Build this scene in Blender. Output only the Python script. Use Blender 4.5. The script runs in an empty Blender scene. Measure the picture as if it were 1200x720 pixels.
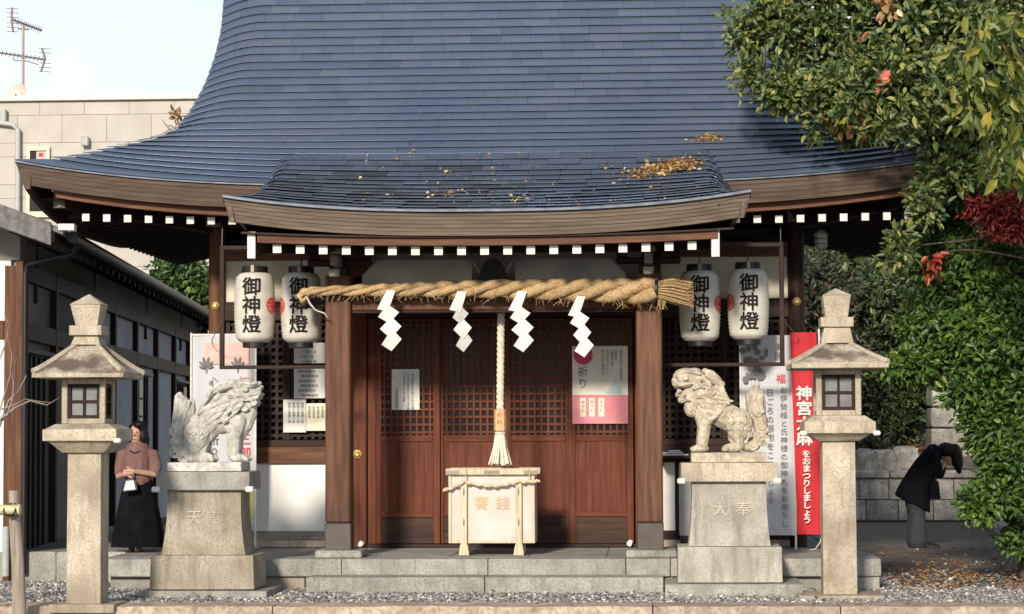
import bpy, bmesh, math, random
import numpy as np
from math import sin, cos, tan, pi, radians, sqrt, atan2, floor
from mathutils import Vector, Matrix, noise as mnoise
random.seed(7); rng = np.random.default_rng(7)
SC = bpy.context.scene
COL = SC.collection
# ------------------------------------------------------------------ camera
F = 2700.0
CAM = np.array([1.61, -26.2, 1.65])
cd = bpy.data.cameras.new('camera'); cam = bpy.data.objects.new('camera', cd); COL.objects.link(cam)
RM = Matrix.Rotation(radians(3.33), 4, 'Z') @ Matrix.Rotation(radians(93.07), 4, 'X') @ Matrix.Rotation(-0.004, 4, 'Z')
cam.matrix_world = Matrix.Translation(Vector(CAM)) @ RM
cd.sensor_width = 36; cd.lens = 36 * F / 1200; cd.clip_start = 0.1; cd.clip_end = 800
SC.camera = cam
RN = np.array(RM.to_3x3())
def ray(px, py): return RN @ np.array([(px - 600) / F, -(py - 360) / F, -1.0])
def at(px, py, Y):            # world point on the plane y = Y
    d = ray(px, py); return CAM + d * (Y - CAM[1]) / d[1]
def gr(px, py, z=0.0):        # world point on the level z
    d = ray(px, py); return CAM + d * (z - CAM[2]) / d[2]
def proj(p):
    q = RN.T @ (np.array(p) - CAM); return 600 + F * q[0] / -q[2], 360 - F * q[1] / -q[2]
def wx(px, Y, py=450): return float(at(px, py, Y)[0])
def wz(py, Y, px=590): return float(at(px, py, Y)[2])
# ------------------------------------------------------------------ world, sun
EL, AZ = radians(22), radians(11)
w = bpy.data.worlds.new('World'); SC.world = w; w.use_nodes = True
nt = w.node_tree; N = nt.nodes; L = nt.links; N.clear()
sky = N.new('ShaderNodeTexSky'); sky.sky_type = 'NISHITA'; sky.sun_disc = False
sky.sun_elevation = EL; sky.sun_rotation = pi + AZ; sky.air_density = 1.0; sky.dust_density = 0.6
tc = N.new('ShaderNodeTexCoord'); mp = N.new('ShaderNodeMapping'); mp.inputs['Scale'].default_value = (1.0, 1.0, 2.6)
nz = N.new('ShaderNodeTexNoise'); nz.inputs['Scale'].default_value = 2.2; nz.inputs['Detail'].default_value = 7; nz.inputs['Roughness'].default_value = .58
cr = N.new('ShaderNodeValToRGB'); cr.color_ramp.elements[0].position = .32; cr.color_ramp.elements[1].position = .66
sep = N.new('ShaderNodeSeparateXYZ'); mr = N.new('ShaderNodeMapRange')
mr.inputs['From Min'].default_value = .05; mr.inputs['From Max'].default_value = .5; mr.inputs['To Min'].default_value = .58; mr.inputs['To Max'].default_value = .0
ad = N.new('ShaderNodeMath'); ad.operation = 'MULTIPLY_ADD'; ad.inputs[1].default_value = .36; ad.use_clamp = True
mx = N.new('ShaderNodeMix'); mx.data_type = 'RGBA'; mx.inputs['B'].default_value = (9.6, 10.4, 11.0, 1)
bg = N.new('ShaderNodeBackground'); bg.inputs['Strength'].default_value = .095; out = N.new('ShaderNodeOutputWorld')
L.new(tc.outputs['Generated'], mp.inputs['Vector']); L.new(mp.outputs[0], nz.inputs['Vector']); L.new(nz.outputs['Fac'], cr.inputs[0])
L.new(tc.outputs['Generated'], sep.inputs[0]); L.new(sep.outputs['Z'], mr.inputs['Value'])
L.new(cr.outputs[0], ad.inputs[0]); L.new(mr.outputs[0], ad.inputs[2])
L.new(sky.outputs[0], mx.inputs['A']); L.new(ad.outputs[0], mx.inputs['Factor'])
L.new(mx.outputs['Result'], bg.inputs[0]); L.new(bg.outputs[0], out.inputs[0])
sd = bpy.data.lights.new('sun', 'SUN'); sd.energy = 3.8; sd.angle = radians(6); sd.color = (1.0, .89, .76)
sun = bpy.data.objects.new('sun', sd); COL.objects.link(sun)
to_sun = Vector((-sin(AZ) * cos(EL), -cos(AZ) * cos(EL), sin(EL)))
sun.rotation_euler = to_sun.to_track_quat('Z', 'Y').to_euler(); sun.location = (-20, -30, 20)
SC.view_settings.view_transform = 'Standard'; SC.view_settings.look = 'None'
SC.view_settings.exposure = 0.3; SC.view_settings.gamma = 1.0; SC.view_settings.use_curve_mapping = False
SC.render.engine = 'CYCLES'; SC.cycles.max_bounces = 6; SC.cycles.use_denoising = True

# ------------------------------------------------------------------ materials
MATS = {}
def mk(name, c1, c2=None, scale=3.0, rough=.7, stretch=(1, 1, 1), fine=None, fscale=60, famt=.4, bump=.3, bscale=None, bdist=.01,
       metal=0, spec=.4, rvar=.12, pos=(.35, .65), detail=6, translucent=0, stain=None, rrough=0, grime=None):
    """two-tone noise colour, optional fine speckle, bump, brightness varied per object; stain = (colour, z_low, z_high, strength)"""
    m = bpy.data.materials.new(name); m.use_nodes = True; t = m.node_tree; n = t.nodes; l = t.links
    b = n['Principled BSDF']; c2 = c2 or c1
    tc = n.new('ShaderNodeTexCoord'); oi = n.new('ShaderNodeObjectInfo')
    va = n.new('ShaderNodeVectorMath'); va.operation = 'MULTIPLY_ADD'
    va.inputs[1].default_value = (1, 1, 1)
    rm = n.new('ShaderNodeMath'); rm.operation = 'MULTIPLY'; rm.inputs[1].default_value = 13.7
    l.new(oi.outputs['Random'], rm.inputs[0]); l.new(tc.outputs['Object'], va.inputs[0]); l.new(rm.outputs[0], va.inputs[2])
    mp = n.new('ShaderNodeMapping'); mp.inputs['Scale'].default_value = stretch; l.new(va.outputs[0], mp.inputs[0])
    nz = n.new('ShaderNodeTexNoise'); nz.inputs['Scale'].default_value = scale; nz.inputs['Detail'].default_value = detail; l.new(mp.outputs[0], nz.inputs['Vector'])
    cr = n.new('ShaderNodeValToRGB'); e = cr.color_ramp.elements
    e[0].position, e[1].position = pos; e[0].color = (*c1, 1); e[1].color = (*c2, 1)
    l.new(nz.outputs['Fac'], cr.inputs[0]); colr = cr.outputs[0]
    n2 = n.new('ShaderNodeTexNoise'); n2.inputs['Scale'].default_value = fscale; n2.inputs['Detail'].default_value = 3; l.new(mp.outputs[0], n2.inputs['Vector'])
    if fine:
        r2 = n.new('ShaderNodeMapRange'); r2.inputs['From Min'].default_value = .45; r2.inputs['From Max'].default_value = .68; r2.inputs['To Max'].default_value = famt
        l.new(n2.outputs['Fac'], r2.inputs['Value'])
        x = n.new('ShaderNodeMix'); x.data_type = 'RGBA'; l.new(r2.outputs[0], x.inputs['Factor']); l.new(colr, x.inputs['A']); x.inputs['B'].default_value = (*fine, 1); colr = x.outputs['Result']
    if stain:
        sc_, zl, zh, st = stain
        sp = n.new('ShaderNodeSeparateXYZ'); l.new(tc.outputs['Object'], sp.inputs[0])
        n3 = n.new('ShaderNodeTexNoise'); n3.inputs['Scale'].default_value = 5; n3.inputs['Detail'].default_value = 5
        m3 = n.new('ShaderNodeMapping'); m3.inputs['Scale'].default_value = (3, 3, .5); l.new(va.outputs[0], m3.inputs[0]); l.new(m3.outputs[0], n3.inputs['Vector'])
        a3 = n.new('ShaderNodeMath'); a3.operation = 'MULTIPLY_ADD'; a3.inputs[1].default_value = (zh - zl) * 1.6; l.new(n3.outputs['Fac'], a3.inputs[0]); l.new(sp.outputs['Z'], a3.inputs[2])
        r3 = n.new('ShaderNodeMapRange'); o = (zh - zl) * .8
        r3.inputs['From Min'].default_value = zl + o; r3.inputs['From Max'].default_value = zh + o; r3.inputs['To Min'].default_value = st; r3.inputs['To Max'].default_value = 0
        l.new(a3.outputs[0], r3.inputs['Value'])
        x = n.new('ShaderNodeMix'); x.data_type = 'RGBA'; l.new(r3.outputs[0], x.inputs['Factor']); l.new(colr, x.inputs['A']); x.inputs['B'].default_value = (*sc_, 1); colr = x.outputs['Result']
    if grime:      # rain streaks and lichen patches with a shape of their own
        m5 = n.new('ShaderNodeMapping'); m5.inputs['Scale'].default_value = (7, 7, 1.1); l.new(va.outputs[0], m5.inputs[0])
        n5 = n.new('ShaderNodeTexNoise'); n5.inputs['Scale'].default_value = 1.6; n5.inputs['Detail'].default_value = 7; n5.inputs['Roughness'].default_value = .65; l.new(m5.outputs[0], n5.inputs['Vector'])
        r5 = n.new('ShaderNodeMapRange'); r5.inputs['From Min'].default_value = .50; r5.inputs['From Max'].default_value = .70; r5.inputs['To Max'].default_value = grime[1]; l.new(n5.outputs['Fac'], r5.inputs['Value'])
        x = n.new('ShaderNodeMix'); x.data_type = 'RGBA'; l.new(r5.outputs[0], x.inputs['Factor']); l.new(colr, x.inputs['A']); x.inputs['B'].default_value = (*grime[0], 1); colr = x.outputs['Result']
    if rvar:
        hs = n.new('ShaderNodeHueSaturation'); rr = n.new('ShaderNodeMapRange'); rr.inputs['To Min'].default_value = 1 - rvar; rr.inputs['To Max'].default_value = 1 + rvar
        l.new(oi.outputs['Random'], rr.inputs['Value']); l.new(rr.outputs[0], hs.inputs['Value']); l.new(colr, hs.inputs['Color']); colr = hs.outputs[0]
    l.new(colr, b.inputs['Base Color'])
    b.inputs['Roughness'].default_value = rough; b.inputs['Metallic'].default_value = metal; b.inputs['Specular IOR Level'].default_value = spec
    if rrough:
        r4 = n.new('ShaderNodeMapRange'); r4.inputs['To Min'].default_value = rough - rrough; r4.inputs['To Max'].default_value = rough + rrough
        l.new(nz.outputs['Fac'], r4.inputs['Value']); l.new(r4.outputs[0], b.inputs['Roughness'])
    if bump:
        bm_ = n.new('ShaderNodeBump'); bm_.inputs['Strength'].default_value = bump; bm_.inputs['Distance'].default_value = bdist
        if bscale:
            n4 = n.new('ShaderNodeTexNoise'); n4.inputs['Scale'].default_value = bscale; n4.inputs['Detail'].default_value = 5; l.new(mp.outputs[0], n4.inputs['Vector']); l.new(n4.outputs['Fac'], bm_.inputs['Height'])
        else: l.new(n2.outputs['Fac'], bm_.inputs['Height'])
        l.new(bm_.outputs[0], b.inputs['Normal'])
    if translucent:
        tr = n.new('ShaderNodeBsdfTranslucent'); l.new(colr, tr.inputs[0]); ms = n.new('ShaderNodeMixShader'); ms.inputs[0].default_value = translucent
        l.new(b.outputs[0], ms.inputs[1]); l.new(tr.outputs[0], ms.inputs[2]); l.new(ms.outputs[0], n['Material Output'].inputs[0])
    MATS[name] = m; return m
def flat(name, c, rough=.6, metal=0, **k): return mk(name, c, tuple(x * .86 for x in c), scale=8, rough=rough, metal=metal, bump=k.pop('bump', .1), **k)
M_COPPER = mk('copper_plate', (.122, .166, .246), (.158, .200, .272), scale=.6, rough=.25, metal=.5, fine=(.20, .22, .25), fscale=12, famt=.3, bump=.15, bdist=.004, rvar=.07, rrough=.12)
M_COPPER_DARK = mk('copper_plate_weathered_dim_sky', (.070, .092, .120), (.145, .182, .235), scale=1.2, rough=.42, metal=.45, fine=(.13, .12, .08), fscale=16, famt=.35, bump=.3, bdist=.004, rvar=.15, rrough=.1)  # dirt plus the flatter porch roof's dimmer sky reflection, both put into the colour
M_COPPER_EDGE = mk('copper_edge', (.07, .09, .12), (.14, .17, .21), scale=6, rough=.4, metal=.1, bump=.1)
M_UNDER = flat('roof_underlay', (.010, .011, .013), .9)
def wood(name, a, b, ax, **k):
    k.setdefault('spec', .22)
    st = {'x': (.6, 9, 9), 'y': (9, .6, 9), 'z': (9, 9, .6)}[ax]
    return mk(name, a, b, scale=2.6, stretch=st, rough=k.pop('rough', .62), fine=k.pop('fine', tuple(x * .45 for x in a)), fscale=9, famt=.32, bump=.3, bdist=.004, rvar=k.pop('rvar', .1), **k)
WD = {}
for ax in 'xyz':
    WD['red', ax] = wood('door_wood_' + ax, (.085, .023, .011), (.150, .043, .019), ax)
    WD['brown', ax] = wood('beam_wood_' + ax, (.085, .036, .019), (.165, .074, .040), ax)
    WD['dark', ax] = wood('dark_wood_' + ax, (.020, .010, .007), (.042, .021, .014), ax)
    WD['eave', ax] = wood('eave_wood_' + ax, (.098, .070, .048), (.160, .120, .086), ax)
    WD['eave2', ax] = wood('main_eave_wood_' + ax, (.060, .038, .026), (.105, .070, .050), ax)
    WD['grey', ax] = wood('grey_wood_' + ax, (.16, .145, .12), (.30, .27, .23), ax)
    WD['black', ax] = wood('black_wood_' + ax, (.014, .012, .012), (.035, .028, .024), ax)
M_PILLAR = wood('pillar_wood', (.088, .038, .021), (.165, .078, .044), 'z', stain=((.035, .024, .020), .35, 1.0, .85))
M_DOOR_LOW = wood('door_foot_wood', (.035, .018, .014), (.07, .038, .026), 'x')
M_WHITE = mk('white_paint', (.60, .58, .52), (.80, .78, .72), scale=26, rough=.65, bump=.2, rvar=.08)
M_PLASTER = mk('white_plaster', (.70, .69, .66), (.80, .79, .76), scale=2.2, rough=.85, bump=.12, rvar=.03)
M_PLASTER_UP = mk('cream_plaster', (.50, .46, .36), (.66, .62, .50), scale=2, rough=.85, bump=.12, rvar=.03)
M_PLASTER_SHADE_GREY = mk('shade_grey_plaster', (.24, .235, .21), (.32, .31, .28), scale=3, rough=.9, bump=.12)  # white plaster under the eaves, its shade put into the grey
M_PLASTER_SHADE_BLUE = mk('shade_blue_plaster', (.38, .39, .41), (.47, .48, .50), scale=1.5, rough=.85, bump=.1)  # white plaster of the shaded side wall, blue-grey shade painted in
M_GLASS = mk('dark_glass', (.004, .004, .005), (.010, .010, .012), scale=5, rough=.25, spec=.2, bump=.03)
M_GLASS_L = mk('frosted_glass', (.10, .11, .105), (.19, .20, .195), scale=5, rough=.35, spec=.5, bump=.05)
M_STONE_W = mk('warm_granite', grime=((.17, .135, .10), .6), c1=(.33, .28, .21), c2=(.58, .51, .40), scale=2.6, rough=.85, fine=(.24, .19, .13), fscale=55, famt=.6, bump=.5, bdist=.006, rvar=.05, stain=((.22, .17, .12), 0, .5, .35))
M_STONE_G = mk('grey_granite', grime=((.12, .115, .09), .6), c1=(.24, .235, .215), c2=(.40, .385, .34), scale=4, rough=.88, fine=(.15, .145, .135), fscale=60, famt=.6, bump=.5, bdist=.006, rvar=.08)
M_STONE_O = mk('olive_granite', grime=((.12, .115, .09), .6), c1=(.25, .21, .145), c2=(.42, .38, .31), scale=2.6, rough=.88, fine=(.15, .125, .09), fscale=60, famt=.6, bump=.5, bdist=.006, rvar=.04)
M_STONE_R = mk('right_granite', grime=((.12, .115, .09), .6), c1=(.33, .31, .26), c2=(.47, .44, .38), scale=3, rough=.88, fine=(.20, .19, .16), fscale=60, famt=.55, bump=.5, bdist=.006, rvar=.04)
M_STONE_ROOF = mk('weathered_roof_granite', (.13, .10, .075), (.46, .40, .31), scale=4, rough=.9, pos=(.42, .58), fine=(.10, .085, .07), fscale=40, famt=.5, bump=.5, bdist=.006)
M_LION_L = mk('pale_lion_stone', grime=((.20, .19, .165), .5), c1=(.42, .40, .36), c2=(.62, .60, .55), scale=12, rough=.9, fine=(.22, .21, .18), fscale=28, famt=.45, bump=.5, bdist=.006)
M_LION_R = mk('tan_lion_stone', grime=((.22, .17, .11), .5), c1=(.42, .37, .28), c2=(.63, .57, .45), scale=12, rough=.9, fine=(.24, .19, .12), fscale=28, famt=.45, bump=.5, bdist=.006)
M_STEP = mk('step_granite', grime=((.12, .115, .09), .6), c1=(.27, .27, .24), c2=(.41, .40, .35), scale=3.5, rough=.9, fine=(.17, .165, .15), fscale=45, famt=.6, bump=.6, bdist=.01, rvar=.08)
M_KERB = mk('kerb_granite', grime=((.14, .10, .075), .6), c1=(.33, .25, .185), c2=(.52, .44, .34), scale=4, rough=.92, fine=(.20, .13, .09), fscale=25, famt=.6, bump=.8, bdist=.015, rvar=.1)
M_GRAVEL = mk('gravel_ground', (.13, .115, .10), (.26, .24, .21), scale=40, rough=.95, fine=(.07, .06, .05), fscale=70, famt=.6, bump=.8, bdist=.02, rvar=0)
M_DIRT = mk('dirt_ground', (.10, .080, .060), (.18, .145, .11), scale=3, rough=.97, fine=(.045, .033, .024), fscale=50, famt=.6, bump=.7, bdist=.02, rvar=0)
PEB = [mk('pebble_tone', c, tuple(min(1, x * 1.3) for x in c), scale=9, rough=.85, bump=.2, rvar=0) for c in ((.12, .125, .13), (.24, .235, .225), (.42, .40, .36), (.62, .59, .53), (.28, .19, .13))]
M_PAPER = mk('lantern_paper', (.60, .57, .49), (.72, .69, .61), scale=9, rough=.75, bump=.2, bscale=30, translucent=.15, rvar=.05)
M_WPAPER = mk('white_paper', (.70, .70, .66), (.80, .80, .76), scale=14, rough=.7, bump=.3, bscale=12, bdist=.01, rvar=.05, translucent=.15)
M_CREAMPAPER = mk('cream_paper', (.70, .66, .46), (.80, .77, .60), scale=12, rough=.7, bump=.05)
M_BLACK = flat('black_lacquer', (.012, .012, .012), .45)
M_INK = flat('black_ink', (.012, .011, .011), .8)
M_GREYINK = flat('grey_ink', (.17, .165, .16), .8)
M_REDINK = flat('red_ink', (.62, .035, .03), .7)
M_CREST = flat('crest_red', (.60, .06, .035), .7)
M_STRAW = mk('straw_rope', (.36, .235, .11), (.60, .44, .24), scale=30, stretch=(1, 1, 3), rough=.8, fine=(.24, .125, .045), fscale=60, famt=.55, bump=.7, bdist=.008)
M_CORD = mk('cream_cord', (.60, .55, .42), (.78, .73, .60), scale=30, rough=.8, fine=(.35, .30, .2), fscale=70, famt=.4, bump=.5, bdist=.006)
M_BOXW = mk('cypress_wood', (.50, .43, .30), (.62, .55, .40), scale=3, stretch=(6, 6, .5), rough=.55, fine=(.36, .27, .15), fscale=8, famt=.5, bump=.1, rvar=.03)
M_BOXP = mk('offering_panel', (.52, .46, .41), (.63, .57, .52), scale=3, rough=.35, bump=.05, rvar=.02)
M_BRASS = flat('brass_fitting', (.50, .36, .13), .4, .6)
M_PEWTER = flat('bronze_fitting', (.24, .21, .16), .45, .5)
M_GOLD = flat('gold_lettering', (.56, .40, .22), .5)
M_BANW = mk('white_banner_cloth', (.58, .60, .62), (.68, .70, .72), scale=3, stretch=(2, 2, .4), rough=.75, bump=.25, bscale=5, bdist=.03, rvar=0, translucent=.2)
M_BANR = mk('red_banner_cloth', (.50, .018, .026), (.60, .028, .038), scale=3, stretch=(2, 2, .4), rough=.7, bump=.25, bscale=5, bdist=.03, rvar=0, translucent=.15)
M_PINK = flat('pink_print', (.66, .23, .27), .6)
M_PALEPINK = flat('pale_pink_print', (.74, .42, .38), .6)
M_HOTPINK = flat('magenta_print', (.62, .06, .15), .6)
M_PALEBLUE = flat('pale_blue_print', (.52, .62, .64), .6)
M_YELGREEN = flat('yellow_green_print', (.62, .64, .22), .6)
M_WALLPANEL = mk('beige_wall_panel', (.44, .41, .36), (.49, .46, .41), scale=2, rough=.75, bump=.05, rvar=.03)
M_PIPE = flat('grey_pipe', (.42, .43, .42), .5)
M_DARKMETAL = flat('dark_metal', (.022, .020, .020), .45, .3)
M_ANT = flat('antenna_metal', (.30, .24, .21), .5, .4)
M_SHEET = mk('grey_roof_sheet', (.075, .075, .072), (.17, .165, .155), scale=14, stretch=(1, 1, 1), rough=.6, fine=(.09, .09, .09), fscale=60, famt=.5, bump=.4)
M_SKIN = flat('skin', (.48, .28, .20), .55, spec=.3)
M_HAIR = mk('black_hair', (.008, .006, .006), (.014, .010, .009), scale=20, stretch=(4, 4, .5), rough=.5, spec=.2, bump=.3)
M_BLOUSE = mk('dusty_pink_blouse', (.17, .095, .085), (.23, .13, .115), scale=9, stretch=(3, 3, .8), rough=.95, bump=.5, bscale=6, bdist=.02, spec=.1)
M_SKIRT = mk('black_skirt', (.005, .005, .007), (.009, .009, .011), scale=8, rough=1, bump=.1, spec=.05)
M_COAT = mk('black_coat', (.006, .006, .009), (.009, .009, .012), scale=10, rough=1, bump=.2, spec=.08)
M_TROUSER = mk('grey_trousers', (.028, .030, .036), (.05, .052, .06), scale=10, stretch=(3, 3, .5), rough=.85, bump=.2)
M_SILVER = flat('silver_bag', (.26, .27, .28), .3, .5)
M_BARK = mk('bark', (.055, .040, .030), (.12, .095, .07), scale=8, stretch=(3, 3, .8), rough=.95, bump=.8, bdist=.02)
M_TWIG = mk('grey_twig', (.22, .18, .15), (.36, .31, .27), scale=12, rough=.9, bump=.4)
M_BAMBOO = mk('bamboo', (.42, .40, .20), (.60, .58, .34), scale=6, stretch=(.5, 3, 3), rough=.5, bump=.2)
M_POSTW = mk('weathered_post', (.22, .18, .14), (.40, .35, .29), scale=3, stretch=(6, 6, .5), rough=.9, fine=(.12, .10, .08), fscale=12, famt=.5, bump=.5)
M_WALLST = mk('retaining_stone', grime=((.12, .115, .09), .6), c1=(.24, .225, .195), c2=(.46, .43, .37), scale=4, rough=.92, fine=(.08, .075, .06), fscale=30, famt=.5, bump=.8, bdist=.02, rvar=.22)
def leafm(n, c, tr=.28, rough=.42): return mk(n, tuple(x * .8 for x in c), tuple(x * 1.25 for x in c), scale=3, rough=rough, bump=0, translucent=tr, rvar=.05, spec=.5)
LF_D = [leafm('leaf_dark', (.058, .098, .034)), leafm('leaf_mid', (.11, .17, .052)), leafm('leaf_deep', (.030, .054, .020)), leafm('leaf_yellow', (.27, .28, .065)), leafm('leaf_olive', (.115, .150, .042))]
LF_C = [leafm('camellia_green', (.060, .125, .026)), leafm('camellia_bright', (.105, .190, .036)), leafm('camellia_dark', (.018, .05, .012)), leafm('camellia_lime', (.16, .24, .035)), leafm('camellia_mid', (.06, .13, .022))]
LF_X = None
LF_Y = [leafm('long_leaf_green', (.085, .13, .025)), leafm('long_leaf_yellow', (.24, .25, .045)), leafm('long_leaf_olive', (.14, .17, .035)), leafm('long_leaf_dark', (.035, .06, .015)), leafm('long_leaf_gold', (.38, .30, .05))]
LF_R = [leafm('maple_red', (.20, .018, .016)), leafm('maple_dark_red', (.09, .012, .012)), leafm('maple_orange', (.33, .06, .025)), leafm('maple_crimson', (.26, .025, .025)), leafm('maple_brown', (.12, .035, .02))]
LF_G = [leafm('grey_leaf', (.09, .085, .055)), leafm('grey_green_leaf', (.06, .075, .035)), leafm('brown_leaf', (.11, .075, .045)), leafm('shade_leaf', (.025, .04, .018)), leafm('dull_leaf', (.05, .06, .03))]
LF_F = [leafm('fallen_gold', (.62, .38, .10)), leafm('fallen_orange', (.52, .24, .07)), leafm('fallen_brown', (.22, .11, .05)), leafm('fallen_cream', (.70, .58, .36)), leafm('fallen_tan', (.34, .20, .09))]

# ------------------------------------------------------------------ helpers
ORG = {}
def tag(o, label=None, cat=None, group=None, kind=None):
    if label: o['label'] = label
    if cat: o['category'] = cat
    if group: o['group'] = group
    if kind: o['kind'] = kind
    return o
def root(name, loc, label, cat, group=None, rz=0):
    o = bpy.data.objects.new(name, None); COL.objects.link(o); o.location = loc; o.rotation_euler = (0, 0, rz); o.empty_display_size = .1
    ORG[o.name] = Vector(loc) if not rz else Vector((0, 0, 0))
    return tag(o, label, cat, group)
def link(name, me, mat, parent=None, smooth=None, org=None):
    if mat is not None:
        for m in (mat if isinstance(mat, (list, tuple)) else [mat]): me.materials.append(m)
    if smooth is not None and len(me.polygons):
        me.polygons.foreach_set('use_smooth', [True] * len(me.polygons)); me.set_sharp_from_angle(angle=radians(smooth))
    o = bpy.data.objects.new(name, me); COL.objects.link(o)
    if parent is not None:
        o.parent = parent; ORG[o.name] = ORG[parent.name]
    else: ORG[o.name] = Vector((0, 0, 0))
    return o
class MB:
    def __init__(s): s.v = []; s.f = []
    def add(s, v, f):
        n = len(s.v); s.v += [tuple(p) for p in v]; s.f += [tuple(i + n for i in q) for q in f]; return s
    def hexa(s, p): return s.add(p, [(0, 3, 2, 1), (4, 5, 6, 7), (0, 1, 5, 4), (1, 2, 6, 5), (2, 3, 7, 6), (3, 0, 4, 7)])
    def box(s, x0, x1, y0, y1, z0, z1):
        return s.hexa([(x0, y0, z0), (x1, y0, z0), (x1, y1, z0), (x0, y1, z0), (x0, y0, z1), (x1, y0, z1), (x1, y1, z1), (x0, y1, z1)])
    def frus(s, cx, cy, z0, w0, d0, z1, w1, d1):
        return s.hexa([(cx - w0, cy - d0, z0), (cx + w0, cy - d0, z0), (cx + w0, cy + d0, z0), (cx - w0, cy + d0, z0), (cx - w1, cy - d1, z1), (cx + w1, cy - d1, z1), (cx + w1, cy + d1, z1), (cx - w1, cy + d1, z1)])
    def tube(s, pts, rad, n=8, caps=True, squash=1.0):
        pts = [Vector(p) for p in pts]; rad = rad if hasattr(rad, '__len__') else [rad] * len(pts)
        V = []; up = None
        for i, p in enumerate(pts):
            t = (pts[min(i + 1, len(pts) - 1)] - pts[max(i - 1, 0)])
            if t.length < 1e-9: t = Vector((0, 0, 1))
            t.normalize()
            if up is None: up = Vector((0, 0, 1)) if abs(t.z) < .9 else Vector((0, 1, 0))
            a = t.cross(up); a.normalize(); b = a.cross(t); b.normalize(); up = b
            for k in range(n):
                an = 2 * pi * k / n; V.append(p + a * cos(an) * rad[i] + b * sin(an) * rad[i] * squash)
        Fc = []
        for i in range(len(pts) - 1):
            for k in range(n): Fc.append((i * n + k, i * n + (k + 1) % n, (i + 1) * n + (k + 1) % n, (i + 1) * n + k))
        if caps: Fc.append(tuple(range(n))[::-1]); Fc.append(tuple(range((len(pts) - 1) * n, len(pts) * n)))
        return s.add(V, Fc)
    def lathe(s, prof, cx=0, cy=0, n=24):    # prof = [(r,z)]
        V = []; Fc = []
        for r, z in prof:
            for k in range(n): V.append((cx + r * cos(2 * pi * k / n), cy + r * sin(2 * pi * k / n), z))
        for i in range(len(prof) - 1):
            for k in range(n): Fc.append((i * n + k, i * n + (k + 1) % n, (i + 1) * n + (k + 1) % n, (i + 1) * n + k))
        Fc.append(tuple(range(n))[::-1]); Fc.append(tuple(range((len(prof) - 1) * n, len(prof) * n)))
        return s.add(V, Fc)
    def ell(s, c, r, n=14, m=9, rot=0):      # ellipsoid, rot about y (in the xz plane)
        r = r if hasattr(r, '__len__') else (r, r, r); V = []; Fc = []
        for i in range(1, m):
            th = pi * i / m
            for k in range(n):
                ph = 2 * pi * k / n; x, y, z = r[0] * sin(th) * cos(ph), r[1] * sin(th) * sin(ph), r[2] * cos(th)
                V.append((c[0] + x * cos(rot) - z * sin(rot), c[1] + y, c[2] + x * sin(rot) + z * cos(rot)))
        t, b = len(V), len(V) + 1
        V += [(c[0] - r[2] * sin(rot), c[1], c[2] + r[2] * cos(rot)), (c[0] + r[2] * sin(rot), c[1], c[2] - r[2] * cos(rot))]
        for k in range(n): Fc.append((t, k, (k + 1) % n)); Fc.append((b, (m - 2) * n + (k + 1) % n, (m - 2) * n + k))
        for i in range(m - 2):
            for k in range(n): Fc.append((i * n + k, (i + 1) * n + k, (i + 1) * n + (k + 1) % n, i * n + (k + 1) % n))
        return s.add(V, Fc)
    def cap(s, a, b, ra, rb, n=12):          # tapered capsule
        a = Vector(a); b = Vector(b); d = (b - a); k = 5; pts = []; rad = []
        u = d.normalized() if d.length > 1e-6 else Vector((0, 0, 1))
        for i in range(k): th = pi / 2 * (1 - (i + .35) / k); pts.append(a - u * ra * sin(th)); rad.append(ra * cos(th))
        pts.append(a); rad.append(ra); pts.append(b); rad.append(rb)
        for i in range(k): th = pi / 2 * (i + .65) / k; pts.append(b + u * rb * sin(th)); rad.append(rb * cos(th))
        return s.tube(pts, rad, n)
    def chain(s, pts, rad, n=12):
        for i in range(len(pts) - 1): s.cap(pts[i], pts[i + 1], rad[i], rad[i + 1], n)
        return s
    def mesh(s, name, bev=0, seg=1, org=Vector((0, 0, 0)), rough=0, sub=0):
        me = bpy.data.meshes.new(name)
        me.from_pydata([(a - org.x, b - org.y, c - org.z) for a, b, c in s.v], [], s.f)
        if bev or rough or sub:
            bm = bmesh.new(); bm.from_mesh(me)
            if bev: bmesh.ops.bevel(bm, geom=bm.edges[:], offset=bev, segments=seg, profile=.6, affect='EDGES', clamp_overlap=True)
            if sub:
                bmesh.ops.subdivide_edges(bm, edges=[e for e in bm.edges if e.calc_length() > bev * 3 + .02], cuts=sub, use_grid_fill=True)
            if rough:
                for v in bm.verts:
                    d = mnoise.noise_vector((v.co + org) * 6.3) * rough + mnoise.noise_vector((v.co + org) * 19) * rough * .6
                    v.co += d
            bm.to_mesh(me); bm.free()
        me.update(); return me
    def build(s, name, mat, parent=None, bev=0, seg=1, smooth=None, rough=0, sub=0):
        org = ORG[parent.name] if parent is not None else Vector((0, 0, 0))
        return link(name, s.mesh(name, bev, seg, org, rough, sub), mat, parent, smooth)
def box(name, x0, x1, y0, y1, z0, z1, mat, parent=None, bev=.004, **k):
    return MB().box(min(x0, x1), max(x0, x1), min(y0, y1), max(y0, y1), min(z0, z1), max(z0, z1)).build(name, mat, parent, bev, **k)
def evalmesh(o):
    dg = bpy.context.evaluated_depsgraph_get(); dg.update()
    return bpy.data.meshes.new_from_object(o.evaluated_get(dg))
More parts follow.
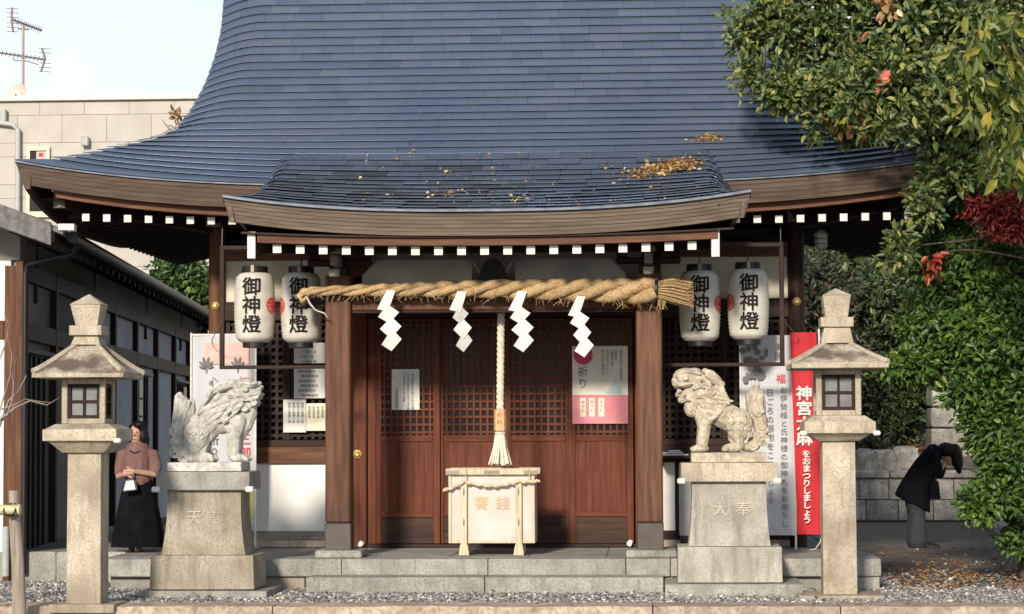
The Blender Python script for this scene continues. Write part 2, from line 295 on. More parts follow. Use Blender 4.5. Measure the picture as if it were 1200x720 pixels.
def remesh(mb, name, mat, parent=None, vox=.012, smooth_it=2, noise_amp=0, org=None):
    org = org or (ORG[parent.name] if parent is not None else Vector((0, 0, 0)))
    tmp = bpy.data.objects.new('tmp', mb.mesh('tmp', org=org)); COL.objects.link(tmp)
    r = tmp.modifiers.new('r', 'REMESH'); r.mode = 'VOXEL'; r.voxel_size = vox
    if smooth_it: sm = tmp.modifiers.new('s', 'SMOOTH'); sm.factor = .5; sm.iterations = smooth_it
    me = evalmesh(tmp); bpy.data.objects.remove(tmp, do_unlink=True); me.name = name
    if noise_amp:
        for v in me.vertices: v.co += Vector(v.co).normalized() * 0 + mnoise.noise_vector(v.co * 22) * noise_amp
    me.materials.clear()
    o = link(name, me, mat, parent); me.polygons.foreach_set('use_smooth', [True] * len(me.polygons)); return o
def text_mesh(body, size, depth=.0008, res=2, align='CENTER', line=1.0, bold=0):
    cu = bpy.data.curves.new('t', 'FONT'); cu.body = body; cu.size = size; cu.resolution_u = res; cu.extrude = depth; cu.space_line = line
    cu.align_x = align; cu.align_y = 'TOP'; cu.offset = bold
    o = bpy.data.objects.new('t', cu); COL.objects.link(o); me = evalmesh(o); bpy.data.objects.remove(o, do_unlink=True)
    return me
def text(name, body, cx, Y, ztop, size, mat, parent, res=2, bold=0, line=1.0, wrap=None, sx=1.0, vertical=True, rz=0, depth=.0008):
    """lettering standing in a plane y = Y facing the camera; wrap(x,z)->y bends it round a body"""
    me = text_mesh('\n'.join(body) if vertical else body, size, depth, res, line=line)
    if bold:
        bm = bmesh.new()
        for dx, dy, dq in ((-bold, 0, 0), (bold, 0, .0004), (0, bold, .0008), (0, -bold, .0012)): m2 = me.copy(); m2.transform(Matrix.Translation((dx, dy, dq))); bm.from_mesh(m2); bpy.data.meshes.remove(m2)
        bm.to_mesh(me); bm.free()
    n = len(me.vertices); co = np.empty(n * 3); me.vertices.foreach_get('co', co); co = co.reshape(-1, 3)
    if n:
        zc = (co[:, 1].max()); x = co[:, 0] * sx; z = co[:, 1] - zc; th = co[:, 2]
        o = np.stack([cx + x * cos(rz), Y - th + x * sin(rz), ztop + z], 1)
        if wrap is not None:
            for i in range(n): o[i, 1] = wrap(x[i], o[i, 2]) - th[i]
        o -= np.array(ORG[parent.name]) if parent is not None else 0
        me.vertices.foreach_set('co', o.ravel())
    me.materials.clear(); me.name = name; me.update()
    return link(name, me, mat, parent)
def stuffmesh(name, V, Fc, mats, midx, parent=None, smooth=False):
    V = np.asarray(V, dtype=np.float32); Fc = np.asarray(Fc, dtype=np.int32); k = Fc.shape[1]
    if parent is not None: V = V - np.array(ORG[parent.name], dtype=np.float32)
    me = bpy.data.meshes.new(name); me.vertices.add(len(V)); me.vertices.foreach_set('co', V.ravel())
    me.loops.add(Fc.size); me.loops.foreach_set('vertex_index', Fc.ravel())
    me.polygons.add(len(Fc)); me.polygons.foreach_set('loop_start', np.arange(0, Fc.size, k, dtype=np.int32))
    for m in mats: me.materials.append(m)
    me.polygons.foreach_set('material_index', np.asarray(midx, dtype=np.int32))
    if smooth: me.polygons.foreach_set('use_smooth', np.ones(len(Fc), dtype=bool))
    me.update(calc_edges=True)
    o = bpy.data.objects.new(name, me); COL.objects.link(o)
    if parent is not None: o.parent = parent
    ORG[o.name] = ORG[parent.name] if parent is not None else Vector((0, 0, 0))
    return o
def leaf_geo(C, D, Nn, Ln, Wd, fold=.25):
    """arrays: base points, direction, normal, length, width -> folded oval leaves (two quads each)"""
    D = D / np.linalg.norm(D, axis=1, keepdims=True); S = np.cross(D, Nn); S /= np.linalg.norm(S, axis=1, keepdims=True) + 1e-9; Nn = np.cross(S, D)
    Ln = Ln[:, None]; Wd = Wd[:, None]
    P = [C, C + D * Ln * .32 + S * Wd * .5 + Nn * Wd * fold, C + D * Ln * .72 + S * Wd * .38 + Nn * Wd * fold * .6, C + D * Ln - Nn * Ln * .08,
         C + D * Ln * .72 - S * Wd * .38 + Nn * Wd * fold * .6, C + D * Ln * .32 - S * Wd * .5 + Nn * Wd * fold]
    V = np.stack(P, 1).reshape(-1, 3); n = len(C); b = (np.arange(n) * 6)[:, None]
    Fc = np.concatenate([b + np.array([[0, 3, 2, 1]]), b + np.array([[0, 5, 4, 3]])], 1).reshape(-1, 4)
    return V, Fc
def rand_unit(n): a = rng.normal(size=(n, 3)); return a / np.linalg.norm(a, axis=1, keepdims=True)
def pts_leaves(cent, per, spread, ln, wd, updir=(0, -.3, .5), droop=0.0):
    """clusters of leaves round each twig tip"""
    n = len(cent) * per; c = np.repeat(cent, per, 0); u = rand_unit(n)
    C = c + u * spread * rng.uniform(.2, 1, (n, 1)); D = u + np.array([0, 0, -droop]) + rand_unit(n) * .35; Nn = np.array(updir) + rand_unit(n) * .55
    return C, D, Nn, ln * rng.uniform(.45, 1.35, n), wd * rng.uniform(.55, 1.3, n)
def crown(name, blobs, per, spread, ln, wd, mats, weights, parent, updir=(-.3, -.6, .6), droop=0.0, kind='stuff'):
    """blobs = [(centre, radii, n_clusters)]; clusters fill the outer shell of noisy ellipsoids so that gaps remain"""
    cs = []
    for c, r, n in blobs:
        u = rand_unit(n); rad = rng.uniform(.35, 1.0, (n, 1)) ** .5
        k = np.array([.72 + .55 * mnoise.noise(Vector(x) * 2.3 + Vector(c)) for x in u])[:, None]
        cs.append(np.array(c) + u * np.array(r) * rad * k * 1.15)
    cs = np.concatenate(cs); C, D, Nn, a, b = pts_leaves(cs, per, spread, ln, wd, updir, droop)
    V, Fc = leaf_geo(C, D, Nn, a, b)
    mi = np.repeat(rng.choice(len(mats), len(C), p=np.array(weights) / sum(weights)), 2)
    o = stuffmesh(name, V, Fc, mats, mi, parent); o['kind'] = kind; return o
def branch(parent, a, b, r0, r1, name='branch', mat=None, sag=.1, n=7):
    a = Vector(a); b = Vector(b); pts = []; rr = []; off = Vector(rng.normal(size=3)) * (b - a).length * .07
    for i in range(n + 1):
        t = i / n; pts.append(a.lerp(b, t) + Vector((0, 0, sag * sin(pi * t))) + off * sin(pi * t)); rr.append(r0 + (r1 - r0) * t)
    return MB().tube(pts, rr, 7).build(name, mat or M_BARK, parent, smooth=60), pts
def copy_tree(o, parent=None, off=None):
    c = o.copy(); COL.objects.link(c); c.parent = parent
    if off is not None: c.location = Vector(o.location) + Vector(off)
    ORG[c.name] = ORG[o.name] + (Vector(off) if off is not None else Vector((0, 0, 0)))
    for ch in [x for x in o.children]: copy_tree(ch, c)
    return c

# ================================================================== SETTING: ground
def sheet(name, x0, x1, y0, y1, z, mat, nx=1, ny=1):
    mb = MB(); V = [(x0 + (x1 - x0) * i / nx, y0 + (y1 - y0) * j / ny, z) for j in range(ny + 1) for i in range(nx + 1)]
    mb.add(V, [(j * (nx + 1) + i, j * (nx + 1) + i + 1, (j + 1) * (nx + 1) + i + 1, (j + 1) * (nx + 1) + i) for j in range(ny) for i in range(nx)])
    return tag(mb.build(name, mat), kind='structure')
sheet('ground', -300, 300, -60, 400, -.13, M_DIRT)
YK0, YK1 = float(gr(600, 711, .03)[1]), float(gr(600, 706, .03)[1])     # kerb front and back
fg = MB().box(-40, 40, -60, YK0 - .01, -.35, -.125); tag(fg.build('path', M_GRAVEL), kind='structure')
gy = MB().box(-40, 40, YK1 + .005, 40, -.3, 0); tag(gy.build('gravel_yard', M_GRAVEL), kind='structure')
dz = MB().add([(4.3, -1.2, .004), (40, -1.6, .004), (40, 40, .004), (4.3, 40, .004)], [(0, 1, 2, 3)]); tag(dz.build('dirt_ground', M_DIRT), kind='structure')
kb = root('kerb', (0, YK0, 0), 'row of rough tan granite kerb stones along the front edge of the gravel', 'kerb')
ks = [-60, 319, 765, 985, 1290]; kx = [wx(p, YK0, 711) for p in ks]
kx = [kx[0] - 9 + 3 * i for i in range(3)] + kx + [kx[-1] + 3 * (i + 1) for i in range(3)]
for a, b in zip(kx[:-1], kx[1:]):
    mb = MB(); n = max(3, int((b - a) / .16)); V = []; 
    xs = [a + .006 + (b - a - .012) * i / n for i in range(n + 1)]
    for x in xs:
        j = lambda k, s=.012: mnoise.noise(Vector((x * 5, k * 3.1, 0))) * s
        V += [(x, YK0 - .03 + j(1, .03), -.14), (x, YK0 + j(2, .02), -.02), (x, YK0 + .03 + j(3), .028 + j(4, .01)), (x, YK1, .03 + j(5, .006)), (x, YK1, -.14)]
    fc = [(i * 5 + k, (i + 1) * 5 + k, (i + 1) * 5 + k + 1, i * 5 + k + 1) for i in range(n) for k in range(4)] + [(0, 1, 2, 3, 4), tuple(n * 5 + k for k in (4, 3, 2, 1, 0))]
    mb.add(V, fc).build('kerb_stone', M_KERB, kb, smooth=50)
# pebbles
def pebbles(name, X, Y, Z, S, w, parent=None, mats=PEB):
    t = np.array([[1, 0, 0], [0, 1, 0], [-1, 0, 0], [0, -1, 0], [0, 0, 1], [0, 0, -1], ], float)
    base = [[.8, .3, .1], [.2, .9, -.1], [-.8, .5, .1], [-.7, -.6, -.1], [.3, -.9, .1], [0, .1, .75], [.1, 0, -.6]]
    base = np.array(base); fc = np.array([[0, 1, 5], [1, 2, 5], [2, 3, 5], [3, 4, 5], [4, 0, 5], [1, 0, 6], [2, 1, 6], [3, 2, 6], [4, 3, 6], [0, 4, 6]])
    n = len(X); a = rng.uniform(0, 2 * pi, n); ca, sa = np.cos(a), np.sin(a)
    B = base[None] * rng.uniform(.65, 1.35, (n, 7, 3)) * S[:, None, None] * np.array([1.1, .9, .75])
    tilt = rng.normal(0, .5, n); B = np.stack([B[..., 0], B[..., 1] * np.cos(tilt)[:, None] - B[..., 2] * np.sin(tilt)[:, None], B[..., 1] * np.sin(tilt)[:, None] + B[..., 2] * np.cos(tilt)[:, None]], 2)
    V = np.stack([B[..., 0] * ca[:, None] - B[..., 1] * sa[:, None] + X[:, None], B[..., 0] * sa[:, None] + B[..., 1] * ca[:, None] + Y[:, None], B[..., 2] + Z[:, None]], 2).reshape(-1, 3)
    Fc = (fc[None] + (np.arange(n) * 7)[:, None, None]).reshape(-1, 3)
    mi = np.repeat(rng.choice(len(mats), n, p=np.array(w) / sum(w)), 10)
    return stuffmesh(name, V, Fc, mats, mi, parent)
def scatter(n, x0, x1, y0, y1): return rng.uniform(x0, x1, n), rng.uniform(y0, y1, n)
X, Y = scatter(26000, -7.5, 7.5, YK1 + .02, -2.2); keep = rng.uniform(size=len(X)) < 1
X, Y = X[keep], Y[keep]; g = pebbles('gravel', X, Y, rng.uniform(.0, .022, len(X)), rng.uniform(.014, .032, len(X)), (5, 5, 2.4, .8, 1.2)); g['kind'] = 'stuff'; g['label'] = 'loose grey and white gravel before the steps'; 
X, Y = scatter(14000, 3.4, 9.5, YK1 + .02, 3); keep = rng.uniform(size=len(X)) < np.clip((1.5 - Y) / 4, .05, 1)
X, Y = X[keep], Y[keep]; g = pebbles('gravel', X, Y, rng.uniform(.0, .02, len(X)), rng.uniform(.014, .035, len(X)), (5, 4, 1.8, .6, 3)); g['kind'] = 'stuff'
X, Y = scatter(3000, -7.5, -4.3, -2.3, -.9); g = pebbles('gravel', X, Y, rng.uniform(.0, .02, len(X)), rng.uniform(.014, .03, len(X)), (5, 5, 2, .6, 1)); g['kind'] = 'stuff'
def flatleaves(name, X, Y, Z, ln, w, mats=LF_F, tilt=.5, label=None):
    n = len(X); C = np.stack([X, Y, Z], 1); a = rng.uniform(0, 2 * pi, n); D = np.stack([np.cos(a), np.sin(a), rng.normal(0, tilt * .5, n)], 1)
    Nn = np.array([0, 0, 1.]) + rand_unit(n) * tilt; V, Fc = leaf_geo(C, D, Nn, ln * rng.uniform(.6, 1.2, n), ln * .55 * rng.uniform(.6, 1.2, n))
    o = stuffmesh(name, V, Fc, mats, np.repeat(rng.choice(len(mats), n, p=np.array(w) / sum(w)), 2)); o['kind'] = 'stuff'
    if label: o['label'] = label
    return o
X, Y = scatter(5200, 4.3, 9.5, -2.6, 6); k = rng.uniform(size=len(X)) < np.clip(1.1 - np.abs(Y + .6) / 3.2, .12, 1); X, Y = X[k], Y[k]
flatleaves('fallen_leaves', X, Y, rng.uniform(.012, .04, len(X)), .075, (1, 2, 6, .6, 5), label='brown fallen leaves over the dirt and gravel at the right')
X, Y = scatter(160, -6, 4.5, YK0, -2.5); flatleaves('fallen_leaves', X, Y, rng.uniform(.03, .05, len(X)), .055, (1, 1, 4, 2, 3))

# ================================================================== SHRINE
PY = -1.9                       # porch pillar plane
shrine = root('shrine_building', (0, 2.5, 0), 'wooden shrine hall with blue-grey copper roof, curved porch eave and lattice doors', 'shrine')
ZP = .33                        # platform height
# ---- stone platform and steps (own thing)
plat = root('stone_platform', (0, 0, 0), 'grey granite platform under the shrine with one long step before it', 'platform')
YP = -2.42; XL, XR = wx(114, YP, 659), wx(1033, YP, 657)
box('foundation', XL + .12, XR - .12, YP + .1, 6.2, -.1, .20, M_STONE_G, plat, bev=0)
edges = [XL, wx(262, YP), wx(400, YP), wx(571, YP), wx(732, YP), wx(784, YP), wx(905, YP), XR]
for a, b in zip(edges[:-1], edges[1:]): box('edging_stone', a + .003, b - .003, YP, YP + .34, .15, ZP, M_STEP, plat, bev=.012, seg=2, rough=.003, sub=1)
for i in range(7):
    y0 = YP + .345 + i * 1.15
    for x0, x1 in ((XL, XL + .34), (XR - .34, XR)): box('edging_stone', x0, x1, y0, y0 + 1.14, .15, ZP - .002, M_STEP, plat, bev=.012, rough=.003)
xs = np.linspace(XL + .345, XR - .345, 10)
for j in range(3):
    for a, b in zip(xs[:-1], xs[1:]): box('paving_slab', a + .003, b - .003, YP + .345 + j * .85, YP + .342 + (j + 1) * .85, .16, ZP - .004 - .001 * (j % 2), M_STEP, plat, bev=.006)
box('paving_slab', XL + .345, XR - .345, YP + .35 + 2.55, 6.1, .1, ZP - .008, M_STEP, plat, bev=.006)
ys0 = float(gr(570, 697, 0)[1]); zs = wz(677, ys0)
sx = [wx(358, ys0, 690), wx(567, ys0), wx(778, ys0, 690)]
for a, b in zip(sx[:-1], sx[1:]): box('step_stone', a + .003, b - .003, ys0, YP - .004, -.05, zs, M_STEP, plat, bev=.014, seg=2, rough=.004, sub=2)
for px0, px1 in ((300, 357), (779, 800)): box('foundation_block', wx(px0, YP + .05), wx(px1, YP + .05), YP + .05, YP + .3, -.05, .145, M_STONE_O, plat, bev=.006)
for px0, px1, yy in ((925, 960, YP + .09), (985, 1028, YP + .03)): box('foundation_block', wx(px0, yy), wx(px1, yy), yy, yy + .3, -.05, .147, M_STEP, plat, bev=.008)
# left continuation of the platform towards the side building
box('edging_stone', -6.1, wx(67, -1.05) - .003, -1.05, -.7, -.05, .335, M_STEP, plat, bev=.012, rough=.003)
box('edging_stone', wx(67, -1.05), XL - .01, -1.05, -.7, -.05, .335, M_STEP, plat, bev=.012, rough=.003)
box('paving_slab', -6.1, XL - .01, -.69, 6, -.05, .33, M_STEP, plat, bev=.01)

# ---- hall body
ZT = wz(262, 0)    # top of the wall
for s in (-1, 1):
    cx = s * 3.31
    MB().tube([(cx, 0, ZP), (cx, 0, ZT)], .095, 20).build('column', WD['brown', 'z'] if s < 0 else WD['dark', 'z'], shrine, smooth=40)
    MB().tube([(cx, 5, ZP), (cx, 5, ZT)], .095, 20).build('column', WD['dark', 'z'], shrine, smooth=40)
    box('bracket_block', cx - .1, cx + .07, -.2, .2, ZT - .02, ZT + .15, WD['grey', 'y'], shrine, bev=.01)
    bo = MB().lathe([(.055, 0), (.05, .018), (.025, .03), (.02, .045)], n=6)
    bo.v = [(cx + a, -.092 - c, wz(356, -.1) + b) for a, b, c in bo.v]; bo.build('brass_nail_cover', M_BRASS, shrine, smooth=30)
for s in (-1, 1):
    ix = s * 1.675
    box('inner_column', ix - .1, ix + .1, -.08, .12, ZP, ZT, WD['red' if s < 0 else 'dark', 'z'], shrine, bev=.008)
b_ = MB().lathe([(.06, 0), (.055, .018), (.03, .03), (.02, .05)], n=6); b_.v = [(wx(419, -.08) + a, -.082 - c, wz(532, -.08) + b) for a, b, c in b_.v]
b_.build('brass_nail_cover', M_BRASS, shrine, smooth=30)
# closed rear and side walls
box('frieze_board', -3.45, 3.45, .115, .16, ZT + .0, 4.55, WD['black', 'x'], shrine, bev=0)
for s in (-1, 1): box('frieze_board', s * 3.4, s * 3.46, .165, 4.9, ZT, 4.5, WD['black', 'y'], shrine, bev=0)
box('frieze_board', -3.4, 3.4, 4.91, 4.945, ZT, 4.5, WD['black', 'x'], shrine, bev=0)
box('rear_wall', -3.2, 3.2, 4.95, 5.05, ZP, ZT, WD['dark', 'x'], shrine, bev=0)
for s in (-1, 1): box('side_wall', s * 3.26, s * 3.34, .1, 4.9, ZP, ZT, WD['dark', 'y'], shrine, bev=0)
box('ceiling_board', -3.2, 3.2, .13, 4.94, ZT - .2, ZT - .15, WD['black', 'x'], shrine, bev=0)
# beams across the hall front
for s in (-1, 1):
    box('wall_beam', s * 1.78, s * 3.22, -.05, .09, wz(303, 0), wz(286, 0), WD['brown', 'x'], shrine)
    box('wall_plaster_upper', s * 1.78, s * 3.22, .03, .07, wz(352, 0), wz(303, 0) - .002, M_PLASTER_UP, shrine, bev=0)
    box('wall_beam', s * 1.78, s * 3.22, -.04, .10, wz(374, 0), wz(352, 0), WD['dark', 'x'], shrine)
box('head_beam', -3.5, 3.5, -.09, .11, ZT - .04, ZT + .13, WD['dark', 'x'], shrine)
box('wall_plaster_upper', -1.57, 1.57, .02, .06, wz(330, 0), wz(290, 0), M_PLASTER_SHADE_GREY, shrine, bev=0)
box('door_lintel', -1.57, 1.57, -.06, .1, wz(372, 0), wz(330, 0), WD['dark', 'x'], shrine)
for s in (-1, 1): box('door_jamb', s * 1.475, s * 1.572, -.02, .12, ZP, wz(372, 0), WD['red', 'z'], shrine)
box('threshold', -1.57, 1.57, -.08, .14, ZP, ZP + .04, WD['dark', 'x'], shrine)
def lattice(par, x0, x1, z0, z1, nx, nz_, y, th, mat_x, mat_z, bw=.026):
    for i in range(nx):
        cx = x0 + (x1 - x0) * (i + .5) / nx
        MB().box(cx - bw / 2, cx + bw / 2, y, y + th, z0, z1).build('lattice_bar', mat_z, par)
    for j in range(nz_):
        cz = z0 + (z1 - z0) * (j + .5) / nz_
        MB().box(x0, x1, y + .003, y + th - .003, cz - bw / 2, cz + bw / 2).build('lattice_bar', mat_x, par)
# doors
db = [wx(p, 0) for p in (439, 515.5, 590.5, 666, 742)]
zb, zt = ZP + .042, wz(373, 0)
for i in range(4):
    y0 = .0 if i in (0, 3) else .045
    a, b = db[i] + .002, db[i + 1] - .002
    if i in (1,): a -= .04
    if i in (2,): b += .04
    d = MB().box(a + .02, b - .02, y0 + .042, y0 + .046, wz(514, 0), zt - .03).build('door', M_GLASS, shrine)
    d['label'] = 'glass backed sliding lattice door leaf'
    la, lb = a + .075, b - .075; zl0, zl1 = wz(511, 0), wz(376, 0)
    for (u0, u1) in ((a, la), (lb, b)): box('stile', u0, u1, y0, y0 + .04, zb, zt, WD['red', 'z'], d)
    for q0, q1 in ((517.5, 510), (606, 600), (640, 625), (376, 373)):
        box('rail', la + .001, lb - .001, y0 + .002, y0 + .038, max(zb, wz(q0, 0)), wz(q1, 0), WD['red', 'x'] if q0 < 620 else M_DOOR_LOW, d)
    box('door_panel', la + .001, lb - .001, y0 + .018, y0 + .03, wz(600, 0), wz(517.5, 0), WD['red', 'z'], d, bev=0)
    for (u0, u1) in ((la, la + .022), (lb - .022, lb)): box('panel_bead', u0 + .002, u1, y0 + .008, y0 + .0175, wz(598, 0), wz(519, 0), WD['red', 'z'], d)
    box('kick_panel', la + .001, lb - .001, y0 + .018, y0 + .03, wz(625, 0), wz(606, 0), M_DOOR_LOW, d, bev=0)
    lattice(d, la, lb, zl0, zl1, 8, 15, y0 + .006, .022, WD['red', 'x'], WD['red', 'z'])
# side bays: lattice windows over white wall
def bay(s):
    x0, x1 = (-3.21, -1.78) if s < 0 else (1.78, 3.21)
    lw = root_part = MB().box(x0 + .03, x1 - .03, .10, .11, wz(515, 0), wz(376, 0)).build('lattice_window', flat_dark, shrine)
    wm = 'dark'
    lattice(lw, x0 + .05, x1 - .05, wz(514, 0), wz(374, 0), 16, 16, .03, .03, WD[wm, 'x'], WD[wm, 'z'], bw=.034)
    for a, b in ((x0, x0 + .05), ((x0 + x1) / 2 - .03, (x0 + x1) / 2 + .03), (x1 - .05, x1)): box('window_stile', a, b, .01, .085, wz(515, 0), wz(374, 0), WD[wm, 'z'], lw)
    box('window_rail', x0, x1, -.01, .1, wz(523, 0), wz(515, 0), WD[wm, 'x'], lw)
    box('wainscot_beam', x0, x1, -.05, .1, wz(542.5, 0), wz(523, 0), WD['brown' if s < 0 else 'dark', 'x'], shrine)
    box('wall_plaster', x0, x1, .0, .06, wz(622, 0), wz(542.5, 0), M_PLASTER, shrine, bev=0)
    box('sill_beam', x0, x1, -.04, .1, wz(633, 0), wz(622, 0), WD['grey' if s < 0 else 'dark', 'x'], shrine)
    box('sill_stone', x0, x1, -.07, .12, ZP, wz(633, 0), M_STONE_W, shrine, bev=.01, rough=.004)
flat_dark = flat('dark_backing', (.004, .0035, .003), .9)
bay(-1); bay(1)
box('gap_shade_strip', wx(790, -.06), wx(794.5, -.06), -.07, -.005, wz(633, 0), wz(540, 0), WD['black', 'z'], shrine)  # black strip painting in the shade of the gap between the panels

# ---- porch (kohai): pillars, beams, brackets
pz = wz(345, PY)
for s in (-1, 1):
    cx = s * 1.64
    box('porch_pillar', cx - .135, cx + .135, PY - .135, PY + .135, wz(613, PY - .13), wz(322, PY), M_PILLAR, shrine, bev=.018)
    box('pillar_sleeve', cx - .14, cx + .14, PY - .14, PY + .14, ZP + .07, wz(613, PY - .13), flat('sleeve_metal', (.085, .07, .062), .5, .4), shrine, bev=.01)
    box('pillar_plinth', cx - .22 - .03 * (s > 0), cx + .27, PY - .30, PY + .28, ZP, ZP + .075, M_STEP, shrine, bev=.012, rough=.003)
    # bracket set on the pillar top
    za = wz(322, PY)
    box('bracket_block', cx - .10, cx + .10, PY - .10, PY + .10, za, za + .10, WD['dark', 'x'], shrine, bev=.015)
    box('bracket_arm', cx - .34, cx + .34, PY - .05, PY + .05, za + .1, za + .17, WD['dark', 'x'], shrine, bev=.015)
    for dx in (-.28, 0, .28): box('bracket_block', cx + dx - .055, cx + dx + .055, PY - .065, PY + .065, za + .17, za + .235, WD['dark', 'x'], shrine, bev=.01)
    bx = cx + .0
    box('bracket_nose', bx - .045, bx + .045, PY - .42, PY - .1, za + .08, za + .20, WD['grey', 'y'], shrine, bev=.012)
    box('bracket_nose', bx - .075, bx + .075, PY - .43, PY - .3, za + .205, za + .27, WD['grey', 'y'], shrine, bev=.012)
    box('bracket_nose', bx - .055, bx + .055, PY - .44, PY - .36, za - .035, za + .045, WD['grey', 'y'], shrine, bev=.008)
    # curved tie beam back to the hall
    pts = [(cx, PY + .12, wz(352, PY)), (cx, PY + .7, wz(340, PY)), (cx, PY + 1.3, wz(325, PY)), (cx, -.05, wz(318, PY))]
    MB().tube(pts, [.09, .10, .10, .08], 10).build('tie_beam', WD['dark', 'y'], shrine, smooth=50)
    # nose of the porch beam beyond the pillar
    box('beam_nose', cx + s * .137, cx + s * .42, PY - .05, PY + .05, wz(360, PY), wz(342, PY), WD['dark', 'x'], shrine, bev=.02)
box('porch_beam', -1.503, 1.503, PY - .075, PY + .075, wz(363.5, PY), wz(341, PY), WD['brown', 'x'], shrine, bev=.012)
box('porch_beam_lip', -1.503, 1.503, PY - .06, PY + .06, wz(366.5, PY), wz(363.5, PY) - .001, WD['dark', 'x'], shrine, bev=.004)
# purlin over the brackets
box('purlin', -2.42, 2.42, PY - .08, PY + .08, wz(322, PY) + .236, wz(322, PY) + .36, WD['dark', 'x'], shrine)
# frog-leg strut in the middle
fz = wz(340, PY); H = wz(303, PY) - fz
kp = [(-.21, 0), (-.17, .02), (-.155, H * .3), (-.13, H * .62), (-.08, H * .9), (0, H), (.08, H * .9), (.13, H * .62), (.155, H * .3), (.17, .02), (.21, 0), (.1, .0), (.0, .04), (-.1, .0)]
mb = MB(); n = len(kp); mb.add([(x, PY - .06, fz + z) for x, z in kp] + [(x, PY + .06, fz + z) for x, z in kp], [tuple(range(n)), tuple(range(2 * n - 1, n - 1, -1))] + [(i, i + n, (i + 1) % n + n, (i + 1) % n) for i in range(n)])
mb.build('frog_leg_strut', WD['black', 'x'], shrine)
for s in (-1, 1):
    MB().tube([(s * .14, PY - .05, fz + H * .55), (s * .19, PY - .06, fz + H * .85), (s * .25, PY - .06, fz + H * .98), (s * .27, PY - .06, fz + H * .88)], [.02, .018, .014, .01], 6).build('strut_scroll', WD['grey', 'x'], shrine, smooth=60)
for s in (-1, 1):
    x0, x1 = s * .23, s * 1.40; a, b = min(x0, x1), max(x0, x1); ch0 = .16 if s < 0 else 0; ch1 = .16 if s > 0 else 0
    z0, z1 = wz(341, PY) + .002, wz(304, PY); yb = PY + .02
    mb = MB().add([(a, yb, z0), (b, yb, z0), (b, yb, z1 - ch1), (b - ch1 - .001, yb, z1), (a + ch0 + .001, yb, z1), (a, yb, z1 - ch0)] + [(a, yb + .03, z0), (b, yb + .03, z0), (b, yb + .03, z1 - ch1), (b - ch1 - .001, yb + .03, z1), (a + ch0 + .001, yb + .03, z1), (a, yb + .03, z1 - ch0)],
                  [tuple(range(6)), tuple(range(11, 5, -1))] + [(i, i + 6, (i + 1) % 6 + 6, (i + 1) % 6) for i in range(6)])
    mb.build('transom_panel', M_PLASTER_SHADE_GREY, shrine)

# ---- roof surfaces
RW = .13
def th(s): return radians(34 + 27 * max(0, min(1, s / 3.6)) ** .85)
S_ = np.arange(0, 5.6, .01); PYs = [-1.8]; PZs = [4.26]
for s in S_[:-1]: PYs.append(PYs[-1] + .01 * cos(th(s))); PZs.append(PZs[-1] + .01 * sin(th(s)))
PYs = np.array(PYs); PZs = np.array(PZs)
def prof(s): return float(np.interp(s, S_, PYs)), float(np.interp(s, S_, PZs))
def sst(a, b, x): t = min(1, max(0, (x - a) / (b - a))); return t * t * (3 - 2 * t)
def dzm(s, t):
    t = abs(t); return .31 * max(0, 1 - s / 1.15) ** 1.2 * t ** 3.2 - .13 * sst(.6, 1.5, s) * max(0, (t - .84) / .16) ** 2
sil = [(17, 193), (60, 187.5), (110, 179), (160, 167), (190, 158), (207, 151), (222, 132), (240, 100), (252, 66), (259, 36), (262, 0), (264, -30)]
hw_s, hw_w = [], []
for px, py in sil:
    best = None
    for s in np.arange(0, 4.6, .01):
        y, z = prof(s); z += dzm(s, 1); X_ = at(px, py, y); e = abs(X_[2] - z)
        if best is None or e < best[0]: best = (e, s, X_[0])
    hw_s.append(best[1]); hw_w.append(-best[2])
o_ = np.argsort(hw_s); hw_s = np.array(hw_s)[o_]; hw_w = np.array(hw_w)[o_]
hw_s[0] = 0
def hw(s): return float(np.interp(s, hw_s, hw_w))
def msurf(t, s, lift=0.0):
    y, z = prof(s); a = th(s); return Vector((t * hw(s), y - lift * sin(a), z + dzm(s, t) + lift * cos(a)))
SRIDGE = 5.2
roof = MB()
# underlay sheet (front, back and hip sides) just below the plates
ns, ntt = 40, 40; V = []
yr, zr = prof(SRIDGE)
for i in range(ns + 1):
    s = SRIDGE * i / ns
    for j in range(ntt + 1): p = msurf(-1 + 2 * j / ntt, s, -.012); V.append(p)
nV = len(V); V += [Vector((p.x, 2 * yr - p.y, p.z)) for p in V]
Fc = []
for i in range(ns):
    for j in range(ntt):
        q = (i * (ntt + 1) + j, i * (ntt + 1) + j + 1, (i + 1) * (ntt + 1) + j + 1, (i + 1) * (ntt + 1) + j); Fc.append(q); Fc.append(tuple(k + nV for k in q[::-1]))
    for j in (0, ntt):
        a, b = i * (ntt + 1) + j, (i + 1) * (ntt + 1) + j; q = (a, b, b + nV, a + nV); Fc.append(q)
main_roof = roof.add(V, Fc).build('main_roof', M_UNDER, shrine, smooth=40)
plates = []      # (mesh builder, area key, material)
def plate(surf, t0, t1, s0, s1, thick=.014, k=2):
    mb = MB(); V = []
    for i in range(k + 1):
        t = t0 + (t1 - t0) * i / k
        h = thick + .016
        a = surf(t, s0 - .006, h); b = surf(t, s1 + .012, .004); c = surf(t, s0 - .006, h - .007); e = surf(t, s0 + .03, h - .012)
        V += [e, c, a, b]
    Fc = []
    for i in range(k): Fc += [(i * 4 + q, (i + 1) * 4 + q, (i + 1) * 4 + q + 1, i * 4 + q + 1) for q in range(3)]
    Fc += [(0, 1, 2, 3), (k * 4, k * 4 + 3, k * 4 + 2, k * 4 + 1)]
    return mb.add(V, Fc)
NR = int(SRIDGE / RW)
def kedge_top(): return .78
